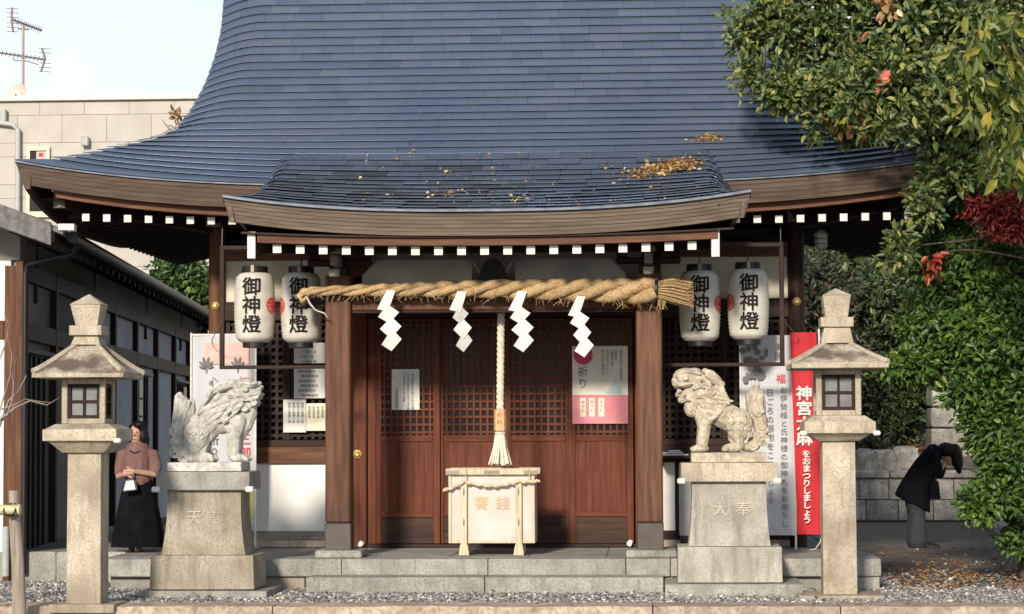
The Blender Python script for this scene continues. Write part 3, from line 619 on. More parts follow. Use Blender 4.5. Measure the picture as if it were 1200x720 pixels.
for r in range(NR):
    s0 = r * RW; s1 = s0 + RW; W = hw(s0 + .001); pw = .345; x = -W + (random.uniform(.1, .9) if r else .3) * pw; cuts = [-W]
    while x < W - .08: cuts.append(x); x += pw * random.uniform(.97, 1.03)
    cuts.append(W)
    for a, b in zip(cuts[:-1], cuts[1:]):
        m_ = (a + b) / 2
        if s0 < .5 and abs(m_) < 2.3: continue
        g = .0012 / W; c = msurf(m_ / W, s0)
        vis = s0 < 3.75
        px0 = proj(msurf(a / W, s0)); px1 = proj(msurf(b / W, s0)); q1 = proj(msurf(m_ / W, s1))
        area = abs(px1[0] - px0[0]) * abs(px0[1] - q1[1]) if vis else 0
        kk = 2 if abs(m_) < W * .8 else 4
        plates.append((area, plate(msurf, a / W + g, b / W - g, s0, s1, k=kk), M_COPPER))
# kohai surface
SK = .80; ky0, kz0 = prof(SK); KE = (-3.1, 3.86); KL = sqrt((ky0 - KE[0]) ** 2 + (kz0 - KE[1]) ** 2); a0 = th(SK); 
def kprof(u):        # u = 0 at the eave, 1 where it joins the main roof; gentle sag
    y = KE[0] + (ky0 - KE[0]) * u; DY_ = ky0 - KE[0]; q = max(0, u); z = KE[1] + (kz0 - KE[1]) * (3 * q * q - 2 * q ** 3) + DY_ * tan(radians(18)) * (q ** 3 - 2 * q * q + q) + DY_ * tan(radians(37)) * (q ** 3 - q * q); return y, z
def khw(u): return float(np.interp(u, [0, .12, .3, .6, 1], [2.67, 2.60, 2.56, 2.52, 2.50]))
def ksurf(t, s, lift=0.0):
    u = s / KL; y, z = kprof(u); W = khw(u); at_ = abs(t)
    e = .17 * (1 - min(1, max(0, u))) * at_ ** 2.6
    d = .24 * sst(.02, .25, u) * max(0, (at_ - .90) / .10) ** 2.0 * (1 - .1 * u)
    return Vector((t * W, y - lift * .35, z + e - d + lift * .93))
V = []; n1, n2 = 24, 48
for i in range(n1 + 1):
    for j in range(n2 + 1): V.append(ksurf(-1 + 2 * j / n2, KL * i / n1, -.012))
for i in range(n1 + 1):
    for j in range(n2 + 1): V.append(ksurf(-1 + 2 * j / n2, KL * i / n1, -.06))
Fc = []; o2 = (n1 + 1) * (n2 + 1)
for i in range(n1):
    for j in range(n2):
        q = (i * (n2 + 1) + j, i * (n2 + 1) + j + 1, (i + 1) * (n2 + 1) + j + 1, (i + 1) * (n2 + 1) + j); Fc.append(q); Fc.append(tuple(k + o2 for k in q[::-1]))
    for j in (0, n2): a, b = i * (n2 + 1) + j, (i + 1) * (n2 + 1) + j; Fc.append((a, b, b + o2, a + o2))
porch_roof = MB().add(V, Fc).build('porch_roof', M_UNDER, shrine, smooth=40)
kplates = []
nk = 15; kr = KL / nk
for r in range(nk - 1):
    s0 = r * kr; W = khw(s0 / KL); pw = .30; x = -W + random.uniform(.1, .9) * pw; cuts = [-W]
    while x < W - .06: cuts.append(x); x += pw * random.uniform(.8, 1.25)
    cuts.append(W)
    for a, b in zip(cuts[:-1], cuts[1:]):
        px0 = proj(ksurf(a / W, s0)); px1 = proj(ksurf(b / W, s0)); q1 = proj(ksurf((a + b) / 2 / W, s0 + kr))
        area = abs(px1[0] - px0[0]) * abs(px0[1] - q1[1]); g = .002 / W; jl = random.uniform(-.003, .004)
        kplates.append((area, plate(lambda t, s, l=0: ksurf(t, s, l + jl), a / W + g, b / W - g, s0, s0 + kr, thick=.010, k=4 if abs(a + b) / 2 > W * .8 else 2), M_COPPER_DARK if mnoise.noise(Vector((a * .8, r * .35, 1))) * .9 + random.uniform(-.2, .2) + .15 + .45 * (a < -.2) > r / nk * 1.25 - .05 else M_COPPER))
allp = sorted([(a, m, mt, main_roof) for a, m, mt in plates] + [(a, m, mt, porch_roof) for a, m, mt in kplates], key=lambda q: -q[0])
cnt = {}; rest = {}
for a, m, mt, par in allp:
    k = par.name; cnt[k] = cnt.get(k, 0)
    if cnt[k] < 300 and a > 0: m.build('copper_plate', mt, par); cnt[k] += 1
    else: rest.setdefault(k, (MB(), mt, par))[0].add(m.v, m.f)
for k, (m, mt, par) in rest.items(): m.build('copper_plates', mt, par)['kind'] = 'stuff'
# ridge
box('roof_ridge', -hw(SRIDGE) + .05, hw(SRIDGE) - .05, yr - .16, yr + .16, zr - .1, zr + .42, M_COPPER, shrine, bev=.03)
# ---- eave boards, swept along the eave curves
def sweep(name, fn, t0, t1, sec, mat, parent, n=28, shrink=0.0, sm=None):
    """sec = [(dy, dz)] closed section; fn(t) -> eave point; shrink pulls the ends in"""
    V = []; m = len(sec)
    for i in range(n + 1):
        t = t0 + (t1 - t0) * i / n; p = fn(t)
        for dy, dz_ in sec: V.append((p.x - shrink * (t) * max(0, -dz_) , p.y + dy, p.z + dz_))
    Fc = [(i * m + k, (i + 1) * m + k, (i + 1) * m + (k + 1) % m, i * m + (k + 1) % m) for i in range(n) for k in range(m)] + [tuple(range(m)), tuple(range((n + 1) * m - 1, n * m - 1, -1))]
    return MB().add(V, Fc).build(name, mat, parent, smooth=sm)
em = lambda t: msurf(t, 0, 0.0); ek = lambda t: ksurf(t, 0, 0.0)
MF, KF = .25, .235       # fascia heights
for s in (-1, 1):
    rg = (-1, -.36) if s < 0 else (.36, 1)
    for k in range(5):
        z1 = -.004 - MF * k / 5; z0 = -.004 - MF * (k + 1) / 5 + .0008; o = .012 + .007 * k + random.uniform(-.001, .001)
        sweep('eave_board', em, rg[0], rg[1], [(o, z1), (o + .16, z1), (o + .16, z0), (o, z0)], WD['eave2', 'x'], shrine, shrink=.62)
    rg2 = (-.955, -.36) if s < 0 else (.36, .955)
    sweep('eave_lath', em, rg2[0], rg2[1], [(.15, -MF - .006), (.27, -MF - .006), (.27, -MF - .085), (.15, -MF - .085)], WD['brown', 'x'], shrine, shrink=.6)
sweep('drip_edge', em, -1, 1, [(-.02, .012), (.1, .03), (.1, -.004), (-.02, -.002)], M_COPPER_EDGE, shrine, n=60)
sweep('drip_edge', ek, -1, 1, [(-.035, .02), (.1, .035), (.1, -.012), (-.035, -.004)], M_COPPER_EDGE, shrine, n=60)
for k in range(6):
    z1 = -.006 - KF * k / 6; z0 = -.006 - KF * (k + 1) / 6 + .001; o = .01 + .009 * k + random.uniform(-.002, .002)
    sweep('eave_board', ek, -1, 1, [(o, z1), (o + .14, z1), (o + .14, z0), (o, z0)], WD['eave', 'x'], shrine, n=40, shrink=.25)
# red strip under the porch fascia
kc = lambda t: Vector((t * 2.34, KE[0], KE[1] + .05 * abs(t) ** 2.4))
LZ = wz(287.3, KE[0] + .12) - KE[1]
sweep('eave_lath', kc, -1, 1, [(.12, -KF - .008), (.24, -KF - .008), (.24, LZ), (.12, LZ)], WD['brown', 'x'], shrine, n=30)
sweep('soffit_board', lambda t: Vector((t * 2.5, KE[0], KE[1] + .06 * abs(t) ** 2.4)), -1, 1, [(.08, -KF - .002), (.15, -KF + .0), (2.9, -.02 + .30), (2.9, -.05 + .30), (.15, -KF - .02), (.08, -KF - .02)], WD['dark', 'y'], shrine, n=20)
# porch rafters with white painted ends
rz_ = wz(293.6, KE[0] + .2)
for i in range(19):
    px = 324.7 + i * 27.02; yy = KE[0] + .2; cx = wx(px, yy, 294); t = cx / 2.34; up = .045 * abs(t) ** 2.4
    h = .043; z = rz_ + up
    r_ = MB().hexa([(cx - h, yy + .004, z - h), (cx + h, yy + .004, z - h), (cx + h, 0, z - h + .42), (cx - h, 0, z - h + .42), (cx - h, yy + .004, z + h), (cx + h, yy + .004, z + h), (cx + h, 0, z + h + .42), (cx - h, 0, z + h + .42)]).build('rafter', WD['dark', 'y'], shrine)
    box('rafter_tip', cx - h - .001, cx + h + .001, yy, yy + .0035, z - h - .001, z + h + .001, M_WHITE, r_, bev=.0015)
for px, pya, pyb in ((294.5, 272, 303), (838.5, 270, 301)):
    yy = KE[0] + .14; cx = wx(px, yy, 290); s = -1 if cx < 0 else 1; za, zb_ = wz(pyb, yy, px), wz(pya, yy, px)
    b1 = MB().hexa([(cx - .04, yy + .006, za), (cx + .04, yy + .006, za), (cx + .04, -.6, za + .38), (cx - .04, -.6, za + .38), (cx - .04, yy + .006, zb_), (cx + .04, yy + .006, zb_), (cx + .04, -.6, zb_ + .42), (cx - .04, -.6, zb_ + .42)]).build('barge_board', WD['brown', 'y'], shrine)
    box('board_tip', cx - .041, cx + .041, yy, yy + .0055, za, zb_, M_WHITE, b1, bev=.002)
# porch verge boards closing the ends of the porch roof
for s in (-1, 1):
    pa = ksurf(s, 0); V = []
    for i in range(11):
        p = ksurf(s * .995, KL * i / 10 * .9); b = KF * (1 - .75 * i / 10) + .02
        V += [(p.x - s * .02 * (i == 0), p.y + .02, p.z - .005), (p.x - s * .06, p.y + .02, p.z - b), (p.x - s * .10, p.y + .02, p.z - b), (p.x - s * .06, p.y + .02, p.z - .005)]
    Fc = [(i * 4 + k, (i + 1) * 4 + k, (i + 1) * 4 + (k + 1) % 4, i * 4 + (k + 1) % 4) for i in range(10) for k in range(4)] + [(0, 1, 2, 3), (43, 42, 41, 40)]
    MB().add(V, Fc).build('verge_board', WD['eave', 'y'], shrine)
# ---- main eave rafters, soffit and side eaves
yy = -1.8 + .3; rz0 = wz(259, yy, 200)
def hexbar(a, b, h, k=None):
    a = Vector(a); b = Vector(b); d = (b - a).normalized(); sd_ = d.cross(Vector((0, 0, 1))).normalized() * h; up = Vector((0, 0, h))
    return MB().hexa([a - sd_ - up, a + sd_ - up, b + sd_ - up, b - sd_ - up, a - sd_ + up, a + sd_ + up, b + sd_ + up, b - sd_ + up])
pxs = [100.5 + 24.5 * i for i in range(7)] + [272 + 24.5 * i for i in range(3)] + [838, 862.5] + [887.5 + 25.3 * i for i in range(9)]
for px in pxs:
    py = 259 - (0 if px < 800 else 2) - max(0, abs(px - 579) - 330) * .022 * 1.2
    cx = wx(px, yy, py); z = wz(py, yy, px) - (0 if px < 600 else 0)
    r_ = hexbar((cx, yy + .004, z), (cx, .4, z + .36), .039).build('rafter', WD['dark', 'y'], shrine)
    box('rafter_tip', cx - .04, cx + .04, yy, yy + .0035, z - .04, z + .04, M_WHITE, r_, bev=.0015)
eaveX = hw(0) - .25
for s in (-1, 1):
    # soffit over the front and the side
    zf = 4.26 - MF - .05
    mb = MB().add([(s * .3, -1.62, zf), (s * eaveX, -1.62, zf + .22), (s * 3.2, .2, zf + .42), (s * .3, .2, zf + .42)], [(0, 1, 2, 3)])
    mb.add([(s * eaveX, -1.62, zf + .22), (s * eaveX, 6.0, zf + .22), (s * 3.2, 4.8, zf + .42), (s * 3.2, .2, zf + .42)], [(0, 1, 2, 3)])
    mb.build('soffit_board', WD['dark', 'y'], shrine)
    for i in range(26):
        y = -.9 + i * .235; rr = max(0, 1 - (y + 1.5) / 2.4) ** 2 * .14
        hexbar((s * (eaveX - .12), y, zf + .005 + rr), (s * 3.3, y, zf + .30), .036).build('rafter', WD['dark', 'x'], shrine)
    # side fascia: dips from the upturned corner
    V = []; sec = [(0, 0), (-.16, 0), (-.16, -MF - .03), (-.10, -MF - .03)]
    for i in range(21):
        y = -1.8 + .02 + i * .38; c_ = (y - yr) / (-1.8 - yr); up = .31 * abs(c_) ** 3.2
        for dx, dz_ in sec: V.append((s * (hw(0) - .01 + dx), y, 4.26 + up + dz_ - .01))
    Fc = [(i * 4 + k, (i + 1) * 4 + k, (i + 1) * 4 + (k + 1) % 4, i * 4 + (k + 1) % 4) for i in range(20) for k in range(4)] + [(0, 1, 2, 3), (83, 82, 81, 80)]
    MB().add(V, Fc).build('side_eave_board', WD['eave2', 'y'], shrine)
    # hip rafter with a pale end
    c0 = Vector((s * (hw(0) - .42), -1.42, zf + .20)); hexbar(c0, (s * 3.25, .1, zf + .02), .065).build('hip_rafter', WD['dark', 'y'], shrine)
    e_ = hexbar(c0 + Vector((s * .045, -.045, .008)), c0 + Vector((s * .002, -.002, .003)), .068).build('hip_rafter_tip', WD['grey', 'z'], shrine)
for px in (100, 170): pass
# ---- leaves lying on the roof
def roof_leaves(n, fn, ln, w):
    P = [fn() for _ in range(n)]; P = np.array(P); return flatleaves('fallen_leaves', P[:, 0], P[:, 1], P[:, 2], ln, w, tilt=.9)
def on_roof(px, py):
    best = None
    for s in np.arange(.0, 3.6, .03):
        y, z = prof(s); p = at(px, py, y)
        if abs(p[0]) > 2.3 or s > SK:
            e = abs(p[2] - z)
            if best is None or e < best[0]: best = (e, (p[0], y, p[2]))
    for u in np.arange(0, 1.0, .02):
        y, z = kprof(u); p = at(px, py, y)
        if abs(p[0]) < 2.45:
            e = abs(p[2] - z - .17 * (1 - u * .8) * (abs(p[0]) / 2.5) ** 2.6)
            if best is None or e < best[0]: best = (e, (p[0], y, p[2]))
    x, y, z = best[1]; return (x, y, z + .03)
def pile(cx, cy, sx_, sy_, slope=0):
    def f():
        a = np.clip(random.gauss(0, 1), -2, 2); return on_roof(cx + a * sx_, cy + np.clip(random.gauss(0, 1), -1.6, 1.6) * sy_ + a * slope * sx_)
    return f
roof_leaves(260, pile(790, 197, 15, 4.2, -.1), .055, (6, 4, 1.5, 2, 2))
roof_leaves(130, pile(755, 205, 14, 4, -.15), .055, (6, 4, 2, 2, 2))
roof_leaves(120, pile(829, 166, 9, 2.3, -.1), .05, (6, 4, 1, 2, 1))
roof_leaves(16, pile(518, 230, 10, 2), .055, (4, 3, 2, 4, 1)); roof_leaves(18, pile(608, 236, 9, 3), .05, (4, 3, 2, 4, 1))
roof_leaves(105, lambda: on_roof(random.uniform(420, 880), random.uniform(180, 244)), .05, (5, 3, 1, 5, 1))
roof_leaves(35, lambda: on_roof(random.uniform(800, 960), random.uniform(135, 200)), .05, (5, 3, 1, 5, 1))
roof_leaves(14, lambda: on_roof(random.uniform(330, 800), random.uniform(40, 244)), .04, (4, 2, 1, 5, 1))

# ================================================================== things under the porch
# ---- offering box
BY = -1.72
ob = root('offering_box', (wx(576, BY), BY + .3, ZP), 'pale cypress offering box with gold characters on the porch step', 'offering box')
x0, x1 = wx(525, BY), wx(626, BY); zb0, zb1 = wz(637, BY), wz(557, BY)
box('panel', x0 + .03, x1 - .03, BY + .03, BY + .52, zb0 + .02, zb1 - .005, M_BOXP, ob, bev=0)
for a, b in ((x0, x0 + .032), (x1 - .032, x1)): box('frame_post', a, b, BY + .012, BY + .55, zb0, zb1, M_BOXW, ob)
box('frame_rail', x0 + .033, x1 - .033, BY + .014, BY + .05, zb0, zb0 + .03, M_BOXW, ob)
for j in range(7): box('lid_slat', x0 + .03 + (x1 - x0 - .1) * j / 6.5, x0 + .07 + (x1 - x0 - .1) * j / 6.5, BY + .05, BY + .5, zb1, zb1 + .03, M_BOXW, ob)
for a, b in ((-.02, .045), (.5, .565)): box('lid_rail', wx(522, BY), wx(630, BY), BY + a, BY + b, zb1 + .001, wz(549, BY), M_BOXW, ob, bev=.008)
for pa, pb in ((522.5, 538), (614, 630)): box('metal_fitting', wx(pa, BY), wx(pb, BY), BY - .024, BY - .021, wz(556, BY), wz(551.5, BY), M_PEWTER, ob, bev=.001)
box('metal_fitting', wx(567, BY), wx(585, BY), BY - .024, BY - .021, wz(555.5, BY), wz(551.5, BY), M_PEWTER, ob, bev=.001)
for pc in (543.3, 607.3):
    for yo in (BY - .012, BY + .51):
        a0_, a1_, a2_ = [wx(pc - q, BY) for q in (6, 3.8, 3.8)], 0, 0
        V = []; c_ = wx(pc, BY)
        for z, hwid in ((ZP, .056), (ZP + .10, .042), (zb0, .032), (wz(566, BY), .032)): V += [(c_ - hwid, yo - .012, z), (c_ + hwid, yo - .012, z), (c_ + hwid, yo + .022, z), (c_ - hwid, yo + .022, z)]
        Fc = [(i * 4 + k, i * 4 + (k + 1) % 4, (i + 1) * 4 + (k + 1) % 4, (i + 1) * 4 + k) for i in range(3) for k in range(4)] + [(3, 2, 1, 0), (12, 13, 14, 15)]
        lg = MB().add(V, Fc).build('leg', M_BOXW, ob, bev=.003)
    for q in (576, 612): 
        mbq = MB().ell((wx(pc, BY), BY - .026, wz(q, BY)), (.008, .004, .045)); mbq.build('metal_fitting', M_PEWTER, ob, smooth=60)
pts = []; 
for i in range(61):
    t = i / 60; px = 519 + 113 * t; sag = 5 * sin(pi * min(1, max(0, (px - 545) / 62))) if 545 < px < 607 else (0 if px >= 545 else (545 - px) * .42)
    pts.append((wx(px, BY - .05), BY - .045, wz(564.5 + sag, BY - .05) + .008 * sin(i * 1.1)))
gl = MB()
for ph in (0, pi): gl.tube([(p[0], p[1] + .008 * cos(i * .9 + ph), p[2] + .008 * sin(i * .9 + ph)) for i, p in enumerate(pts)], .012, 6)
gl.build('cord', mk('pink_cord', (.55, .40, .27), (.72, .56, .42), scale=30, rough=.8, bump=.5), ob, smooth=60)
for px in (546, 620): MB().tube([(wx(px, BY), BY - .03, wz(549, BY)), (wx(px, BY), BY - .055, wz(566, BY))], .006, 6).build('cord_tie', M_PEWTER, ob)
text('lettering', '賽', wx(563.5, BY), BY + .026, wz(582, BY), .155, M_GOLD, ob, bold=.001); text('lettering', '錢', wx(588.5, BY), BY + .026, wz(582, BY), .155, M_GOLD, ob, bold=.001)
# ---- bell rope
RY = -1.62
br = root('bell_rope', (wx(586, RY), RY, wz(545, RY)), 'cream twisted bell rope with wooden grip and tassel hanging over the offering box', 'bell rope')
cx = wx(586, RY); zt_, zg1, zg0, ze = wz(350, RY), wz(480, RY), wz(505, RY), wz(545, RY)
for k in range(3):
    pts = []; n = 90
    for i in range(n + 1): t = i / n; a = t * 44 + k * 2 * pi / 3; pts.append((cx + .022 * cos(a) - .015 * (t - 1) , RY + .022 * sin(a), zt_ + (zg1 - zt_) * t))
    MB().tube(pts, .0215, 6).build('strand', M_CORD, br, smooth=70)
MB().lathe([(.062, zg0), (.064, zg0 + .01), (.064, zg1 - .01), (.058, zg1)], cx, RY, 8).build('wooden_grip', mk('grip_wood', (.55, .33, .17), (.66, .43, .24), scale=5, rough=.6, bump=.1), br)
text('lettering', '奉納', cx - .005, RY - .0625, zg1 - .035, .055, flat('orange_ink', (.55, .13, .03), .7), br, res=1, line=1.3)
MB().lathe([(.058, zg0 - .01), (.062, zg0 - .02), (.055, zg0 - .04), (.05, zg0 - .05)], cx, RY, 12).build('tassel_knot', M_CORD, br, smooth=50)
tm = MB()
for i in range(80):
    a = rng.uniform(0, 2 * pi); r = sqrt(rng.uniform(0, 1)); x_, y_ = cos(a) * r, sin(a) * r
    tm.tube([(cx + x_ * .045, RY + y_ * .045, zg0 - .02), (cx + x_ * .07, RY + y_ * .07, (zg0 + ze) / 2), (cx + x_ * .125 + rng.normal(0, .004), RY + y_ * .125, ze + rng.uniform(-.01, .02))], [.010, .011, .009], 5)
tm.build('tassel', M_CORD, br, smooth=70)
# ---- shimenawa
SY = PY - .27
sh = root('straw_rope', (0, SY, wz(350, SY)), 'thick twisted straw rope thinning to the left, tied across the porch pillars', 'shimenawa rope')
def rcen(px): return 341.5 - 3.0 * sin(pi * (px - 360) / 410) * .9
NS = 260
for k in range(3):
    pts = []; rr = []
    for i in range(NS + 1):
        t = i / NS; px = 362 + (768 - 362) * t; Rr = .028 + .062 * t ** .9; a = -(26 * t ** .92) + k * 2 * pi / 3
        pts.append((wx(px, SY, 340), SY + Rr * .85 * cos(a), wz(rcen(px), SY, px) + Rr * .85 * sin(a))); rr.append(Rr * .80 * (1 + .05 * sin(i * .7)))
    MB().tube(pts, rr, 10).build('strand', M_STRAW, sh, smooth=70)
st = MB()
for i in range(420):
    t = rng.uniform(.0, 1) ** .8; px = 362 + 406 * t; Rr = .028 + .062 * t; a = rng.uniform(0, 2 * pi)
    p = np.array([wx(px, SY, 340), SY + 1.45 * Rr * cos(a), wz(rcen(px), SY, px) + 1.45 * Rr * sin(a)]); d = np.array([rng.normal(0, 1), cos(a) * .7, sin(a) * .5 - .5]) * rng.uniform(.03, .075)
    st.tube([p, p + d * .6, p + d + np.array([0, 0, -.01])], [.003, .0025, .0015], 3, caps=False)
o = st.build('stray_straw', M_STRAW, sh); o['kind'] = 'stuff'
pa = np.array([wx(770, SY), SY, wz(341, SY)]); bs = MB()
for i in range(260):
    u = rng.normal(0, .45, 2); u = np.clip(u, -1, 1); e = np.array([wx(812, SY) + rng.uniform(-.05, .02), SY + u[0] * .13, wz(347, SY) + u[1] * .135 - .01])
    s0 = pa + np.array([-.02, u[0] * .07, u[1] * .075]); m_ = (s0 + e) / 2 + np.array([0, u[0] * .02, u[1] * .02 + .012]); bs.tube([s0, m_, e], [.008, .007, .004], 4)
bs.build('brush_end', M_STRAW, sh)
MB().lathe([(.108, -.022), (.112, 0), (.108, .022)], n=20).v
tie = MB().lathe([(.10, -.016), (.106, 0), (.10, .016)], n=20); tie.v = [(pa[0] + c, pa[1] + a, pa[2] + b) for a, b, c in tie.v]; tie.build('tie', M_BLACK, sh, smooth=60)
pe = np.array([wx(362, SY), SY, wz(341.5, SY)])
MB().tube([pe, pe + [-.05, -.02, .01], pe + [-.10, -.02, -.04], pe + [-.07, -.03, -.10], pe + [-.02, -.03, -.05]], [.05, .045, .035, .025, .02], 8).build('rope_end', M_STRAW, sh, smooth=70)
MB().tube([pe + [-.02, -.05, -.04], pe + [.02, -.06, -.12], pe + [.08, -.06, -.19], pe + [.17, -.05, -.22], pe + [.2, -.05, -.26]], [.012, .02, .014, .016, .008], 6, squash=.5).build('paper_tie', M_WPAPER, sh, smooth=60)
tg = MB()
for i in range(14):
    z0 = pa + np.array([rng.uniform(.0, .1), -.05, -.10]); tg.tube([z0, z0 + [rng.normal(0, .01), 0, -.05], z0 + [rng.normal(.01, .02), 0, -.11]], [.003, .003, .002], 3, caps=False)
tg.build('hanging_straw', M_STRAW, sh)
# ---- shide papers
segs = [[(0, 0), (11, 1), (2, 27), (-12, 24)], [(1, 18), (15, 28), (3, 42), (-10, 34)], [(6, 34), (18, 46), (5, 61), (-8, 49)], [(7, 49), (19, 62), (6, 77), (-6, 69)]]
shd = [(453, 340, 1, 0, 'first zigzag white paper streamer from the left on the straw rope'), (537, 341, 1, .5, 'slightly turned white paper streamer, second from the left on the rope'),
       (607, 341, 1, .15, 'white paper streamer hanging just right of the bell rope'), (676, 347, 1, -.3, 'rightmost white paper streamer, its tip over the pink poster')]
for q, (px, py, sc_, tw, lab) in enumerate(shd):
    yb = SY - .125; X0, Z0 = wx(px, yb, py), wz(py, yb, px); s = 1 / 118 * .98
    rt = root('paper_streamer', (X0, yb, Z0), lab, 'paper streamer', 'white zigzag paper streamers on the straw rope')
    for k, sg in enumerate(segs):
        V = []; fo = (.012 if k % 2 else -.012)
        for m, (a, b) in enumerate(sg):
            jx = 1 + .06 * sin(q * 3 + k)
            x = a * s * jx; z = -b * s; y = fo * (1 if m in (1, 2) else -1) - .008 * k + .01 * sin(q * 2.1 + m)
            xr = x * cos(tw) - y * sin(tw) + (.03 * k / 3 if q == 3 else 0); yr_ = x * sin(tw) + y * cos(tw); V.append((X0 + xr, yb + yr_, Z0 + z))
        V += [(a, b + .0015, c) for a, b, c in V]
        MB().add(V, [(0, 1, 2, 3), (7, 6, 5, 4), (0, 4, 5, 1), (1, 5, 6, 2), (2, 6, 7, 3), (3, 7, 4, 0)]).build('paper_fold', M_WPAPER, rt)
# ---- paper lanterns and their racks
LY = -1.35
def lantern_prof():
    P = []; H = .385
    for i in range(41):
        z = -H + 2 * H * i / 40; u = abs(z) / H; r = .222 * (1 - .12 * u ** 2) if u < .8 else .222 * (.9232) * sqrt(max(0, 1 - ((u - .8) / .2) ** 2 * .62))
        r += .004 * (1 if i % 2 else -1); P.append((r, z))
    return P
LP = lantern_prof()
def lr(z): return float(np.interp(z, [p[1] for p in LP], [p[0] for p in LP]))
lroot = root('paper_lantern', (0, 0, 0), 'x', 'lantern', 'white paper lanterns hanging beside the shrine doors')
MB().lathe(LP, n=40).build('lantern_shade', M_PAPER, lroot, smooth=60)
MB().lathe([(.135, .375), (.14, .38), (.14, .445), (.135, .45)], n=28).build('top_cap', M_BLACK, lroot, smooth=40)
MB().lathe([(.125, -.435), (.13, -.43), (.13, -.375), (.125, -.37)], n=28).build('bottom_cap', M_BLACK, lroot, smooth=40)
box('cap_clasp', -.02, .02, -.155, -.13, .375, .46, M_PEWTER, lroot); MB().tube([(0, 0, .44), (0, 0, .56)], .008, 6).build('hanging_wire', M_DARKMETAL, lroot)
text('lettering', '御神燈', 0, 0, .325, .205, M_INK, lroot, res=2, bold=.0045, line=1.0, wrap=lambda x, z: -sqrt(max(.001, lr(z) ** 2 - x * x)) - .007, sx=1.02)
cr_ = MB(); V = []
for ri, (ra, rb_) in enumerate(((.0, .028), (.040, .052), (.062, .085))):
    pass
def crest(s):
    mb = MB()
    for ra, rb_ in ((.0, .022), (.032, .052), (.064, .088)):
        n = 28; V = []
        for k in range(n):
            for r in (ra, rb_):
                u, v = r * cos(2 * pi * k / n), r * sin(2 * pi * k / n); an = u / .222 + s * radians(66); R_ = lr(v + .02) + .005
                V.append((R_ * sin(an), -R_ * cos(an), v + .02))
        mb.add(V, [(2 * k, 2 * ((k + 1) % n), 2 * ((k + 1) % n) + 1, 2 * k + 1) for k in range(n)])
    return mb
spots = [(298.5, 361, -1, 'leftmost of the four white paper lanterns'), (353, 361, -1, 'paper lantern partly covered by the thin left end of the straw rope'),
         (820, 359, 1, 'shaded paper lantern behind the brush end of the straw rope'), (877, 357, 1, 'rightmost of the four white paper lanterns')]
for i, (px, py, s, lab) in enumerate(spots):
    p = at(px, py, LY); l_ = copy_tree(lroot); l_.location = p; l_['label'] = lab
    for ch in l_.children: ch.parent = l_
    k = 1 if i in (0, 2) else -1
    cme = crest(k); co = link('crest', cme.mesh('crest'), M_CREST, l_)
    if i == 3: MB
for ch in list(lroot.children): bpy.data.objects.remove(ch, do_unlink=True)
bpy.data.objects.remove(lroot, do_unlink=True)
for i, o in enumerate([x for x in SC.objects if x.name.startswith('paper_lantern')]): o.name = 'paper_lantern_tmp%d' % i
for i, o in enumerate([x for x in SC.objects if x.name.startswith('paper_lantern_tmp')]): o.name = 'paper_lantern' if i == 0 else 'paper_lantern.%03d' % i
for s, (pa_, pb_), lab in ((-1, (257, 384), 'thin brown lantern frame in the left bay of the shrine'), (1, (774, 920), 'thin brown lantern frame in the right bay of the shrine')):
    fy = LY - .05; lf = root('lantern_frame', (wx(sum((pa_, pb_)) / 2, fy), fy, wz(430, fy)), lab, 'lantern frame', 'frames the paper lanterns hang in')
    xa, xb = wx(pa_, fy), wx(pb_, fy); zt2, zb2 = wz(290 if s < 0 else 292, fy), wz(431, fy)
    outer = (xa, xa + .05) if s < 0 else (xb - .05, xb)
    box('frame_post', outer[0], outer[1], fy, fy + .05, zb2 + .041, zt2, WD['dark', 'z'], lf)
    box('frame_rail', xa, xb, fy + .001, fy + .049, zb2, zb2 + .04, WD['dark', 'x'], lf)
    box('frame_rail', xa, xb, fy + .001, fy + .25, zt2 + .001, zt2 + .045, WD['dark', 'x'], lf)
    for q in (outer[0] + .02, xb - .3 if s < 0 else xa + .3): MB().tube([(q, fy + .02, zt2 + .03), (q, fy + .1, zt2 + .5)], .008, 6).build('support_rod', M_DARKMETAL, lf)
    ex = outer[0] + .02; MB().tube([(ex, fy, wz(375, fy)), (ex + s * .2, fy + .5, wz(395, fy)), (ex + s * .25, fy + .9, wz(402, fy))], .005, 5).build('stay_wire', M_POSTW, lf)
# ---- papers and posters on doors and windows
def sheetpaper(name, pxa, pxb, pya, pyb, Y, mat, lab, cat, tilt=0, group=None):
    r = root(name, (wx((pxa + pxb) / 2, Y, pya), Y, wz(pyb, Y, pxa)), lab, cat, group)
    xa, xb = wx(pxa, Y, pya), wx(pxb, Y, pya); z1, z0 = wz(pya, Y, pxa), wz(pyb, Y, pxa); n = 6; V = []
    for j in range(n + 1):
        for i in range(n + 1):
            x = xa + (xb - xa) * i / n; z = z0 + (z1 - z0) * j / n; b = .004 * sin(i * 1.3 + j * .7) * .5; V.append((x + tilt * (z - z0), Y + b, z))
    mb = MB().add(V, [(j * (n + 1) + i, j * (n + 1) + i + 1, (j + 1) * (n + 1) + i + 1, (j + 1) * (n + 1) + i) for j in range(n) for i in range(n)])
    mb.build('sheet', mat, r, smooth=60); return r, xa, xb, z0, z1
r, xa, xb, z0, z1 = sheetpaper('notice', 459, 491.5, 433, 480.5, -.012, M_WPAPER, 'white notice with four text columns on the left door lattice', 'notice')
for cxp, st_, tx in ((483.5, 438, '御神札御守をお受けの方は社務'), (478.3, 438, '所までお声かけくださいます様'), (473.5, 438, 'お願い申し上げます祭典'), (464.8, 454, '令和神社社務所')):
    text('lettering', tx, wx(cxp, -.02), -.018, wz(st_, -.02), .029 if len(tx) > 8 else .034, M_GREYINK, r, res=1)
